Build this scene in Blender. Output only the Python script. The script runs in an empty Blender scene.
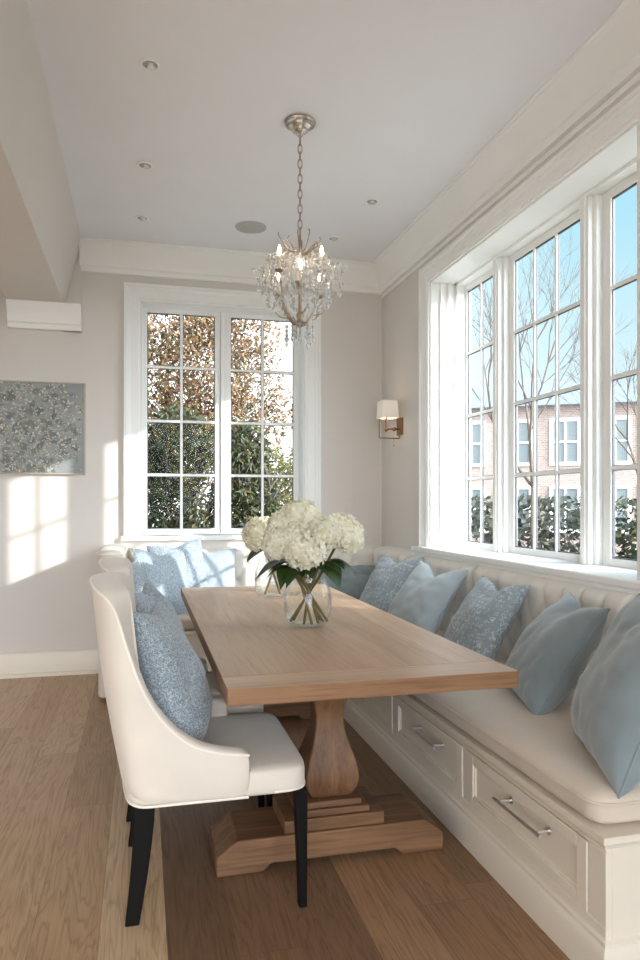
import bpy, bmesh, math, random
from mathutils import Vector, Matrix, noise
random.seed(7)
SC = bpy.context.scene
COL = SC.collection
PI = math.pi
R = math.radians
V = Vector

# ------------------------------------------------------------------ settings
SC.view_settings.view_transform = 'Standard'
SC.view_settings.look = 'None'
SC.view_settings.exposure = 0.97
SC.view_settings.gamma = 1.0
SC.view_settings.use_curve_mapping = False
SC.cycles.use_denoising = True
SC.cycles.max_bounces = 12
SC.cycles.diffuse_bounces = 6
SC.cycles.transparent_max_bounces = 24
SC.cycles.sample_clamp_indirect = 6.0
SC.cycles.caustics_reflective = False
SC.cycles.caustics_refractive = False

def lin(r, g, b):
    f = lambda c: (c/255/12.92) if c/255 <= .04045 else ((c/255+.055)/1.055)**2.4
    return (f(r), f(g), f(b), 1)

# ------------------------------------------------------------------ materials
def newmat(name):
    m = bpy.data.materials.new(name); m.use_nodes = True
    nt = m.node_tree; nt.nodes.clear()
    out = nt.nodes.new('ShaderNodeOutputMaterial')
    return m, nt, out
def N(nt, t, **kw):
    n = nt.nodes.new(t)
    for k, v in kw.items():
        if k in n.inputs: n.inputs[k].default_value = v
        else: setattr(n, k, v)
    return n
def L(nt, a, ao, b, bi): nt.links.new(a.outputs[ao], b.inputs[bi])
def ramp(nt, stops, interp='LINEAR'):
    n = nt.nodes.new('ShaderNodeValToRGB'); cr = n.color_ramp; cr.interpolation = interp
    while len(cr.elements) < len(stops): cr.elements.new(.5)
    for e, (p, c) in zip(cr.elements, stops): e.position = p; e.color = c
    return n
def mix(nt, fac, a, b, blend='MIX'):
    n = nt.nodes.new('ShaderNodeMix'); n.data_type = 'RGBA'; n.blend_type = blend
    for i, v in ((0, fac), (6, a), (7, b)):
        if hasattr(v, 'node'): nt.links.new(v, n.inputs[i])
        else: n.inputs[i].default_value = v
    return n.outputs[2]
def math_(nt, op, a, b=None):
    n = nt.nodes.new('ShaderNodeMath'); n.operation = op
    for i, v in ((0, a), (1, b)):
        if v is None: continue
        if hasattr(v, 'node'): nt.links.new(v, n.inputs[i])
        else: n.inputs[i].default_value = v
    return n.outputs[0]
def plain(name, col, rough=.5, metal=0., bump=0., bscale=200., var=.04, vscale=3., spec=.5, **kw):
    m, nt, out = newmat(name)
    p = N(nt, 'ShaderNodeBsdfPrincipled', Roughness=rough, Metallic=metal)
    p.inputs['Specular IOR Level'].default_value = spec
    for k, v in kw.items(): p.inputs[k].default_value = v
    tc = N(nt, 'ShaderNodeTexCoord')
    nz = N(nt, 'ShaderNodeTexNoise', Scale=vscale, Detail=3.)
    L(nt, tc, 'Object', nz, 'Vector')
    dk = tuple(c*(1-var) for c in col[:3])+(1,); lt = tuple(min(1, c*(1+var)) for c in col[:3])+(1,)
    rp = ramp(nt, [(.3, dk), (.7, lt)]); L(nt, nz, 'Fac', rp, 'Fac'); L(nt, rp, 'Color', p, 'Base Color')
    if bump:
        n2 = N(nt, 'ShaderNodeTexNoise', Scale=bscale, Detail=2.); L(nt, tc, 'Object', n2, 'Vector')
        b = N(nt, 'ShaderNodeBump', Strength=bump, Distance=.002); L(nt, n2, 'Fac', b, 'Height'); L(nt, b, 'Normal', p, 'Normal')
    L(nt, p, 'BSDF', out, 'Surface')
    return m
def wood(name, dark, light, axis='Y', rough=.45, scale=1., pore=.35, spec=.4, planks=0.):
    m, nt, out = newmat(name)
    p = N(nt, 'ShaderNodeBsdfPrincipled', Roughness=rough); p.inputs['Specular IOR Level'].default_value = spec
    tc = N(nt, 'ShaderNodeTexCoord')
    mp = N(nt, 'ShaderNodeMapping'); L(nt, tc, 'Object', mp, 'Vector')
    s = {'X': (1.2, 14, 14), 'Y': (14, 1.2, 14), 'Z': (14, 14, 1.2)}[axis]
    mp.inputs['Scale'].default_value = tuple(q*scale for q in s)
    n1 = N(nt, 'ShaderNodeTexNoise', Scale=1., Detail=6., Roughness=.6, Distortion=.8); L(nt, mp, 'Vector', n1, 'Vector')
    mp2 = N(nt, 'ShaderNodeMapping'); L(nt, tc, 'Object', mp2, 'Vector')
    mp2.inputs['Scale'].default_value = tuple(q*scale*7 for q in {'X': (.6, 14, 14), 'Y': (14, .6, 14), 'Z': (14, 14, .6)}[axis])
    n2 = N(nt, 'ShaderNodeTexNoise', Scale=1., Detail=3.); L(nt, mp2, 'Vector', n2, 'Vector')
    rp = ramp(nt, [(.3, dark), (.68, light)]); L(nt, n1, 'Fac', rp, 'Fac')
    rp2 = ramp(nt, [(.36, (1-pore, 1-pore, 1-pore, 1)), (.5, (1, 1, 1, 1))]); L(nt, n2, 'Fac', rp2, 'Fac')
    c = mix(nt, 1., rp.outputs['Color'], rp2.outputs['Color'], 'MULTIPLY')
    if planks:
        sx = N(nt, 'ShaderNodeSeparateXYZ'); L(nt, tc, 'Object', sx, 'Vector')
        q = math_(nt, 'DIVIDE', sx.outputs['X' if axis == 'Y' else 'Y'], planks)
        wn = N(nt, 'ShaderNodeTexWhiteNoise', noise_dimensions='1D'); nt.links.new(math_(nt, 'FLOOR', q), wn.inputs['W'])
        r3 = ramp(nt, [(0, (.92, .90, .88, 1)), (1, (1.04, 1.04, 1.04, 1))]); L(nt, wn, 'Value', r3, 'Fac')
        c = mix(nt, 1., c, r3.outputs['Color'], 'MULTIPLY')
        fr = math_(nt, 'ABSOLUTE', math_(nt, 'SUBTRACT', math_(nt, 'FRACT', q), .5))
        r4 = ramp(nt, [(.490, (1, 1, 1, 1)), (.498, (.78, .72, .66, 1))]); nt.links.new(fr, r4.inputs['Fac'])
        c = mix(nt, 1., c, r4.outputs['Color'], 'MULTIPLY')
    if planks:
        mk = N(nt, 'ShaderNodeMapping'); mk.inputs['Scale'].default_value = (26, 3.2, 1); mk.inputs['Location'].default_value = (3.3, 1.7, 0); L(nt, tc, 'Object', mk, 'Vector')
        nk_ = N(nt, 'ShaderNodeTexNoise', Scale=1., Detail=5., Roughness=.7, Distortion=1.2); L(nt, mk, 'Vector', nk_, 'Vector')
        rk = ramp(nt, [(.655, (1, 1, 1, 1)), (.70, (.62, .52, .44, 1))]); L(nt, nk_, 'Fac', rk, 'Fac')
        c = mix(nt, 1., c, rk.outputs['Color'], 'MULTIPLY')
    nt.links.new(c, p.inputs['Base Color'])
    b = N(nt, 'ShaderNodeBump', Strength=.25, Distance=.002); L(nt, n2, 'Fac', b, 'Height'); L(nt, b, 'Normal', p, 'Normal')
    L(nt, p, 'BSDF', out, 'Surface')
    return m
def floor_mat():
    m, nt, out = newmat('oak_plank_floor')
    p = N(nt, 'ShaderNodeBsdfPrincipled', Roughness=.38); p.inputs['Specular IOR Level'].default_value = .4
    tc = N(nt, 'ShaderNodeTexCoord')
    sx = N(nt, 'ShaderNodeSeparateXYZ'); L(nt, tc, 'Object', sx, 'Vector')
    q = math_(nt, 'DIVIDE', math_(nt, 'SUBTRACT', sx.outputs['X'], .075), .205)
    row = math_(nt, 'FLOOR', q)
    wn = N(nt, 'ShaderNodeTexWhiteNoise', noise_dimensions='1D'); nt.links.new(row, wn.inputs['W'])
    yy = math_(nt, 'ADD', math_(nt, 'DIVIDE', sx.outputs['Y'], 2.3), math_(nt, 'MULTIPLY', wn.outputs['Value'], 7.3))
    seg = math_(nt, 'FLOOR', yy)
    wn2 = N(nt, 'ShaderNodeTexWhiteNoise', noise_dimensions='2D')
    cb = N(nt, 'ShaderNodeCombineXYZ'); nt.links.new(row, cb.inputs[0]); nt.links.new(seg, cb.inputs[1])
    L(nt, cb, 'Vector', wn2, 'Vector')
    # every plank has its own tone; boards under and beside the table are browner, with its shade painted in
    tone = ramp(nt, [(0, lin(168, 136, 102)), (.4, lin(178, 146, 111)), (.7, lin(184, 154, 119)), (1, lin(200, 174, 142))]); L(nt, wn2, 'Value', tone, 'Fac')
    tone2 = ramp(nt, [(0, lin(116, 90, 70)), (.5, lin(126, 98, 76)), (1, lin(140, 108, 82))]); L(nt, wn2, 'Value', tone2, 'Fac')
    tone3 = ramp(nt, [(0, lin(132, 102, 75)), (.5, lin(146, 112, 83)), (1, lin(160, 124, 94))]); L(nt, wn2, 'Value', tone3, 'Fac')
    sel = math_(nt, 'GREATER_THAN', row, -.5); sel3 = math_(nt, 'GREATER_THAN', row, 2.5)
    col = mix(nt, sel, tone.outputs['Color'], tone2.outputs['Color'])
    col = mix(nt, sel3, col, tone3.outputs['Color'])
    off = N(nt, 'ShaderNodeVectorMath', operation='SCALE'); off.inputs['Scale'].default_value = 13.7
    L(nt, wn2, 'Color', off, 0)
    ad = N(nt, 'ShaderNodeVectorMath', operation='ADD'); L(nt, tc, 'Object', ad, 0); L(nt, off, 'Vector', ad, 1)
    mp = N(nt, 'ShaderNodeMapping'); mp.inputs['Scale'].default_value = (9, .75, 1); L(nt, ad, 'Vector', mp, 'Vector')
    n1 = N(nt, 'ShaderNodeTexNoise', Scale=1., Detail=4., Distortion=.6); L(nt, mp, 'Vector', n1, 'Vector')
    rings = math_(nt, 'FRACT', math_(nt, 'MULTIPLY', n1.outputs['Fac'], 13.))
    rr = ramp(nt, [(0, (.72, .69, .65, 1)), (.25, (.97, .97, .97, 1)), (.8, (1.04, 1.04, 1.04, 1)), (1, (.82, .8, .77, 1))]); nt.links.new(rings, rr.inputs['Fac'])
    col = mix(nt, 1., col, rr.outputs['Color'], 'MULTIPLY')
    mp2 = N(nt, 'ShaderNodeMapping'); mp2.inputs['Scale'].default_value = (160, 5, 1); L(nt, ad, 'Vector', mp2, 'Vector')
    n2 = N(nt, 'ShaderNodeTexNoise', Scale=1., Detail=2.); L(nt, mp2, 'Vector', n2, 'Vector')
    r2 = ramp(nt, [(.35, (.8, .78, .75, 1)), (.55, (1, 1, 1, 1))]); L(nt, n2, 'Fac', r2, 'Fac')
    col = mix(nt, .8, col, r2.outputs['Color'], 'MULTIPLY')
    e1 = math_(nt, 'ABSOLUTE', math_(nt, 'SUBTRACT', math_(nt, 'FRACT', q), .5))
    e2 = math_(nt, 'ABSOLUTE', math_(nt, 'SUBTRACT', math_(nt, 'FRACT', yy), .5))
    g = math_(nt, 'MAXIMUM', math_(nt, 'GREATER_THAN', e1, .493), math_(nt, 'GREATER_THAN', e2, .4994))
    col = mix(nt, math_(nt, 'MULTIPLY', g, .45), col, lin(80, 60, 44))
    nt.links.new(col, p.inputs['Base Color'])
    b = N(nt, 'ShaderNodeBump', Strength=.2, Distance=.002); L(nt, n2, 'Fac', b, 'Height'); L(nt, b, 'Normal', p, 'Normal')
    L(nt, p, 'BSDF', out, 'Surface')
    return m
def fabric(name, col, col2=None, pattern=None, pscale=30., rough=.9, sheen=.3, bump=.3, weave=600., var=.08):
    m, nt, out = newmat(name)
    p = N(nt, 'ShaderNodeBsdfPrincipled', Roughness=rough); p.inputs['Specular IOR Level'].default_value = .15
    p.inputs['Sheen Weight'].default_value = sheen; p.inputs['Sheen Roughness'].default_value = .5
    tc = N(nt, 'ShaderNodeTexCoord')
    nz = N(nt, 'ShaderNodeTexNoise', Scale=7., Detail=4.); L(nt, tc, 'Object', nz, 'Vector')
    rp = ramp(nt, [(.3, tuple(c*(1-var) for c in col[:3])+(1,)), (.7, tuple(min(1, c*(1+var)) for c in col[:3])+(1,))]); L(nt, nz, 'Fac', rp, 'Fac')
    c = rp.outputs['Color']
    if pattern:
        n0 = N(nt, 'ShaderNodeTexNoise', Scale=pscale*.6, Detail=2.); L(nt, tc, 'Object', n0, 'Vector')
        mxv = N(nt, 'ShaderNodeMix', data_type='VECTOR'); mxv.inputs[0].default_value = .06
        L(nt, tc, 'Object', mxv, 4); L(nt, n0, 'Color', mxv, 5)
        if pattern == 'vine':
            vo = N(nt, 'ShaderNodeTexVoronoi', Scale=pscale, feature='DISTANCE_TO_EDGE'); nt.links.new(mxv.outputs[1], vo.inputs['Vector'])
            r = ramp(nt, [(.03, (1, 1, 1, 1)), (.10, (0, 0, 0, 1))]); L(nt, vo, 'Distance', r, 'Fac')
            v2 = N(nt, 'ShaderNodeTexVoronoi', Scale=pscale*1.7); nt.links.new(mxv.outputs[1], v2.inputs['Vector'])
            r2 = ramp(nt, [(.16, (1, 1, 1, 1)), (.26, (0, 0, 0, 1))]); L(nt, v2, 'Distance', r2, 'Fac')
            f = math_(nt, 'MULTIPLY', math_(nt, 'MAXIMUM', r.outputs['Color'], r2.outputs['Color']), .75)
        else:                                   # block-printed trellis worn thin in places
            w1 = N(nt, 'ShaderNodeTexVoronoi', Scale=pscale, distance='MANHATTAN', feature='F1'); w1.inputs['Randomness'].default_value = .25
            nt.links.new(mxv.outputs[1], w1.inputs['Vector'])
            r = ramp(nt, [(.34, (0, 0, 0, 1)), (.42, (1, 1, 1, 1)), (.52, (1, 1, 1, 1)), (.6, (0, 0, 0, 1))]); L(nt, w1, 'Distance', r, 'Fac')
            n3 = N(nt, 'ShaderNodeTexNoise', Scale=22., Detail=2.); L(nt, tc, 'Object', n3, 'Vector')
            r3 = ramp(nt, [(.3, (.2, .2, .2, 1)), (.55, (1, 1, 1, 1))]); L(nt, n3, 'Fac', r3, 'Fac')
            f = math_(nt, 'MULTIPLY', math_(nt, 'MULTIPLY', r.outputs['Color'], r3.outputs['Color']), .7)
        c = mix(nt, f, c, col2)
    nt.links.new(c, p.inputs['Base Color'])
    n2 = N(nt, 'ShaderNodeTexNoise', Scale=weave, Detail=1.); L(nt, tc, 'Object', n2, 'Vector')
    b = N(nt, 'ShaderNodeBump', Strength=bump, Distance=.001); L(nt, n2, 'Fac', b, 'Height'); L(nt, b, 'Normal', p, 'Normal')
    L(nt, p, 'BSDF', out, 'Surface')
    return m
def thin_glass(name, tint=(1, 1, 1, 1), refl=.08, blend=.25):
    m, nt, out = newmat(name)
    t = N(nt, 'ShaderNodeBsdfTransparent', Color=tint)
    g = N(nt, 'ShaderNodeBsdfGlossy', Roughness=.02)
    lw = N(nt, 'ShaderNodeLayerWeight', Blend=blend)
    f = math_(nt, 'ADD', math_(nt, 'MULTIPLY', lw.outputs['Fresnel'], .8), refl)
    f = math_(nt, 'MINIMUM', f, .32)
    mx = N(nt, 'ShaderNodeMixShader'); nt.links.new(f, mx.inputs[0]); L(nt, t, 'BSDF', mx, 1); L(nt, g, 'BSDF', mx, 2)
    L(nt, mx, 'Shader', out, 'Surface')
    return m
def pane_glass():
    m, nt, out = newmat('window_pane_glass')
    t = N(nt, 'ShaderNodeBsdfTransparent', Color=(.98, .99, .985, 1)); g = N(nt, 'ShaderNodeBsdfGlossy', Roughness=.01)
    mx = N(nt, 'ShaderNodeMixShader'); mx.inputs[0].default_value = .002
    L(nt, t, 'BSDF', mx, 1); L(nt, g, 'BSDF', mx, 2); L(nt, mx, 'Shader', out, 'Surface')
    return m
def leafy(name, stops, scale=3., trans=.35, rough=.5):
    m, nt, out = newmat(name)
    p = N(nt, 'ShaderNodeBsdfPrincipled', Roughness=rough)
    tr = N(nt, 'ShaderNodeBsdfTranslucent')
    ge = N(nt, 'ShaderNodeNewGeometry')
    rp = ramp(nt, stops); L(nt, ge, 'Random Per Island', rp, 'Fac')
    L(nt, rp, 'Color', p, 'Base Color'); L(nt, rp, 'Color', tr, 'Color')
    mx = N(nt, 'ShaderNodeMixShader'); mx.inputs[0].default_value = trans
    L(nt, p, 'BSDF', mx, 1); L(nt, tr, 'BSDF', mx, 2); L(nt, mx, 'Shader', out, 'Surface')
    return m
def emit(name, col, s):
    m, nt, out = newmat(name); e = N(nt, 'ShaderNodeEmission', Color=col, Strength=s); L(nt, e, 'Emission', out, 'Surface'); return m
def crystal_mat():
    m, nt, out = newmat('cut_crystal')
    g = N(nt, 'ShaderNodeBsdfGlossy', Roughness=.04, Color=(1, .99, .98, 1)); t = N(nt, 'ShaderNodeBsdfTransparent', Color=(.95, .95, .96, 1))
    r = N(nt, 'ShaderNodeBsdfRefraction', IOR=1.5, Roughness=.02)
    lw = N(nt, 'ShaderNodeLayerWeight', Blend=.45)
    a = N(nt, 'ShaderNodeMixShader'); a.inputs[0].default_value = .35; L(nt, t, 'BSDF', a, 1); L(nt, r, 'BSDF', a, 2)
    b = N(nt, 'ShaderNodeMixShader'); L(nt, lw, 'Fresnel', b, 0); L(nt, a, 'Shader', b, 1); L(nt, g, 'BSDF', b, 2)
    df = N(nt, 'ShaderNodeBsdfTranslucent', Color=(1, 1, 1, 1)); d2 = N(nt, 'ShaderNodeMixShader'); d2.inputs[0].default_value = .35; L(nt, b, 'Shader', d2, 1); L(nt, df, 'BSDF', d2, 2)
    L(nt, d2, 'Shader', out, 'Surface'); return m
def painting_mat():
    m, nt, out = newmat('blossom_painting_canvas')
    p = N(nt, 'ShaderNodeBsdfPrincipled', Roughness=.6)
    tc = N(nt, 'ShaderNodeTexCoord')
    n0 = N(nt, 'ShaderNodeTexNoise', Scale=3., Detail=5.); L(nt, tc, 'Object', n0, 'Vector')
    bg = ramp(nt, [(.3, lin(134, 139, 140)), (.55, lin(150, 154, 153)), (.75, lin(164, 166, 163))]); L(nt, n0, 'Fac', bg, 'Fac')
    c = bg.outputs['Color']
    # density of dabs falls off away from the middle of the bouquet
    sx = N(nt, 'ShaderNodeSeparateXYZ'); L(nt, tc, 'Object', sx, 'Vector')
    dx = math_(nt, 'MULTIPLY', math_(nt, 'SUBTRACT', sx.outputs['X'], -.02), 2.2)
    dz = math_(nt, 'MULTIPLY', math_(nt, 'SUBTRACT', sx.outputs['Z'], .02), 2.6)
    rad = math_(nt, 'SQRT', math_(nt, 'ADD', math_(nt, 'MULTIPLY', dx, dx), math_(nt, 'MULTIPLY', dz, dz)))
    n9 = N(nt, 'ShaderNodeTexNoise', Scale=14., Detail=3.); L(nt, tc, 'Object', n9, 'Vector')
    dens = math_(nt, 'SUBTRACT', math_(nt, 'ADD', n9.outputs['Fac'], .70), math_(nt, 'MULTIPLY', rad, .62))
    dm = ramp(nt, [(.38, (0, 0, 0, 1)), (.5, (1, 1, 1, 1))]); nt.links.new(dens, dm.inputs['Fac'])
    h = None
    for sc, cols, th in ((20., [(0, lin(104, 108, 104)), (.5, lin(126, 127, 118)), (1, lin(112, 118, 122))], .52),
                         (40., [(0, lin(138, 132, 110)), (.5, lin(170, 164, 142)), (1, lin(116, 122, 116))], .36),
                         (52., [(0, lin(186, 186, 178)), (.6, lin(208, 207, 200)), (1, lin(168, 168, 158))], .36)):
        mp = N(nt, 'ShaderNodeMapping'); mp.inputs['Location'].default_value = (sc*.13, sc*.07, sc*.31); L(nt, tc, 'Object', mp, 'Vector')
        nn = N(nt, 'ShaderNodeTexNoise', Scale=30., Detail=1.); L(nt, tc, 'Object', nn, 'Vector')
        mv = N(nt, 'ShaderNodeMix', data_type='VECTOR'); mv.inputs[0].default_value = .05; L(nt, mp, 'Vector', mv, 4); L(nt, nn, 'Color', mv, 5)
        vo = N(nt, 'ShaderNodeTexVoronoi', Scale=sc); nt.links.new(mv.outputs[1], vo.inputs['Vector'])
        sep = N(nt, 'ShaderNodeSeparateColor'); L(nt, vo, 'Color', sep, 'Color')
        rp = ramp(nt, cols); L(nt, sep, 'Red', rp, 'Fac')
        r = ramp(nt, [(th, (1, 1, 1, 1)), (th+.06, (0, 0, 0, 1))]); L(nt, vo, 'Distance', r, 'Fac')
        keep = math_(nt, 'GREATER_THAN', sep.outputs['Green'], .3)
        f = math_(nt, 'MULTIPLY', math_(nt, 'MULTIPLY', r.outputs['Color'], keep), dm.outputs['Color'])
        c = mix(nt, f, c, rp.outputs['Color']); h = f
    nt.links.new(c, p.inputs['Base Color'])
    b = N(nt, 'ShaderNodeBump', Strength=.4, Distance=.004); nt.links.new(h, b.inputs['Height']); L(nt, b, 'Normal', p, 'Normal')
    L(nt, p, 'BSDF', out, 'Surface'); return m
def brick_mat(name, c1, c2, mortar, scale=4.):
    m, nt, out = newmat(name)
    p = N(nt, 'ShaderNodeBsdfPrincipled', Roughness=.85)
    tc = N(nt, 'ShaderNodeTexCoord'); mp = N(nt, 'ShaderNodeMapping'); mp.inputs['Rotation'].default_value = (R(90), 0, 0); L(nt, tc, 'Object', mp, 'Vector')
    b = N(nt, 'ShaderNodeTexBrick', Color1=c1, Color2=c2, Mortar=mortar, Scale=scale); L(nt, mp, 'Vector', b, 'Vector'); L(nt, b, 'Color', p, 'Base Color')
    L(nt, p, 'BSDF', out, 'Surface'); return m

M = dict(
    wall=plain('greige_wall_paint', lin(220, 214, 208), .75, bump=.05, bscale=300, var=.012),
    ceil=plain('ceiling_paint', lin(238, 238, 243), .8, var=.01),
    trim=plain('white_trim_paint', lin(243, 243, 241), .35, var=.01),
    cab=plain('cream_cabinet_paint', lin(228, 218, 202), .4, var=.012),
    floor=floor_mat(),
    table=wood('bleached_oak', lin(180, 149, 122), lin(201, 172, 144), 'Y', .42, .7, .12, planks=.17),
    tablex=wood('bleached_oak_crossgrain', lin(183, 151, 124), lin(202, 173, 145), 'X', .42, .7, .15),
    ped=wood('warm_oak', lin(94, 64, 42), lin(130, 94, 65), 'Z', .5, 1., .25),
    pedx=wood('warm_oak_crossgrain', lin(94, 65, 43), lin(134, 98, 69), 'X', .5, 1., .25),
    edge=wood('oak_apron_shaded_side', lin(122, 86, 58), lin(152, 114, 82), 'X', .5, 1., .25),  # oak with the tabletop's side shade painted in; the apron shares it
    linen=fabric('cream_linen', lin(217, 207, 195), var=.03, bump=.2),
    seatlin=fabric('beige_linen', lin(210, 196, 179), var=.03, bump=.2),
    tuft=fabric('oatmeal_linen', lin(230, 224, 216), var=.03, bump=.2),
    pipe=fabric('cream_piping', lin(236, 228, 216), var=.02, bump=.1),
    blue=fabric('powder_blue_linen', lin(160, 170, 175), var=.07, bump=.35, sheen=.4),
    blue2=fabric('steel_blue_velvet', lin(129, 140, 144), var=.10, bump=.2, sheen=.5, rough=.7),
    pale=fabric('pale_sky_linen', lin(172, 185, 194), var=.05),
    vine=fabric('blue_vine_print', lin(122, 135, 144), lin(196, 201, 204), 'vine', 70.),
    vine2=fabric('pale_vine_print', lin(138, 153, 164), lin(200, 208, 213), 'vine', 60.),
    trellis=fabric('faded_trellis_print', lin(144, 155, 161), lin(214, 217, 218), 'trellis', 34.),
    black=plain('black_lacquer', lin(13, 11, 10), .55, var=.1, spec=.15),
    nickel=plain('brushed_nickel', lin(222, 220, 216), .38, .9),
    silverleaf=plain('aged_silver_leaf', lin(158, 142, 126), .32, 1., var=.15, vscale=40.),
    chrome=plain('polished_nickel', lin(190, 182, 172), .25, 1.),
    bronze=plain('antique_brass', lin(150, 112, 80), .35, 1.),
    dark=plain('dark_recess', lin(170, 168, 166), .6),
    spacer=plain('grey_glazing_spacer', lin(74, 76, 80), .5),
    grille=plain('speaker_grille', lin(188, 186, 184), .7, bump=.4, bscale=900),
    glass=pane_glass(),
    vase=thin_glass('vase_glass', (.992, .998, .995, 1), .02, .12),
    water=thin_glass('vase_water', (.985, .995, .99, 1), .01, .08),
    crystal=crystal_mat(),
    shade=None, bulb=emit('warm_bulb', (1, .80, .56, 1), 18.), sbulb=emit('sconce_bulb', (1, .72, .45, 1), 5.),
    candle=plain('ivory_candle_sleeve', lin(236, 226, 208), .5),
    paint=painting_mat(),
    petal=leafy('hydrangea_petal', [(0, lin(222, 214, 178)), (.3, lin(242, 238, 216)), (1, lin(254, 252, 244))], trans=.3, rough=.6),
    hleaf=leafy('hydrangea_leaf', [(0, lin(34, 54, 22)), (1, lin(58, 82, 34))], trans=.15, rough=.4),
    stem=plain('olive_stem', lin(108, 90, 46), .5, var=.25, vscale=30.),
    autumn=leafy('bronze_autumn_leaf', [(0, lin(80, 56, 40)), (.35, lin(130, 96, 66)), (.7, lin(164, 128, 92)), (.85, lin(96, 94, 54)), (1, lin(64, 74, 42))], trans=.4),
    green=leafy('evergreen_leaf', [(0, lin(22, 28, 14)), (.45, lin(44, 52, 22)), (.8, lin(80, 84, 36)), (1, lin(104, 84, 46))], trans=.2),
    lime=leafy('lime_leaf', [(0, lin(84, 96, 46)), (.6, lin(124, 124, 66)), (1, lin(142, 120, 76))], trans=.45),
    hedge=leafy('hedge_leaf', [(0, lin(48, 52, 44)), (.6, lin(78, 80, 66)), (1, lin(104, 102, 86))], trans=.2),
    bark=plain('grey_brown_bark', lin(104, 92, 82), .9, var=.2, vscale=12.),
    bounce_ground=plain('pale_bounce_ground', lin(160, 158, 150), .95, var=.2, vscale=2.),  # ground tone made pale to bounce added light up to the ceiling
    brick=brick_mat('pinkish_brick', lin(160, 138, 130), lin(142, 118, 108), lin(176, 168, 160), 5.),
    render=plain('pale_render', lin(206, 208, 206), .8), roof=plain('slate_roof', lin(138, 150, 166), .8, var=.1, vscale=20.),
    blueren=plain('blue_grey_siding', lin(122, 140, 164), .8), hglass=plain('house_window_glass', lin(112, 118, 120), .25),
)
def shade_mat():
    m, nt, out = newmat('white_linen_shade')
    d = N(nt, 'ShaderNodeBsdfDiffuse', Color=(.92, .91, .89, 1)); t = N(nt, 'ShaderNodeBsdfTranslucent', Color=(.92, .89, .84, 1))
    mx = N(nt, 'ShaderNodeMixShader'); mx.inputs[0].default_value = .2; L(nt, d, 'BSDF', mx, 1); L(nt, t, 'BSDF', mx, 2); L(nt, mx, 'Shader', out, 'Surface'); return m
M['shade'] = shade_mat()

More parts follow.
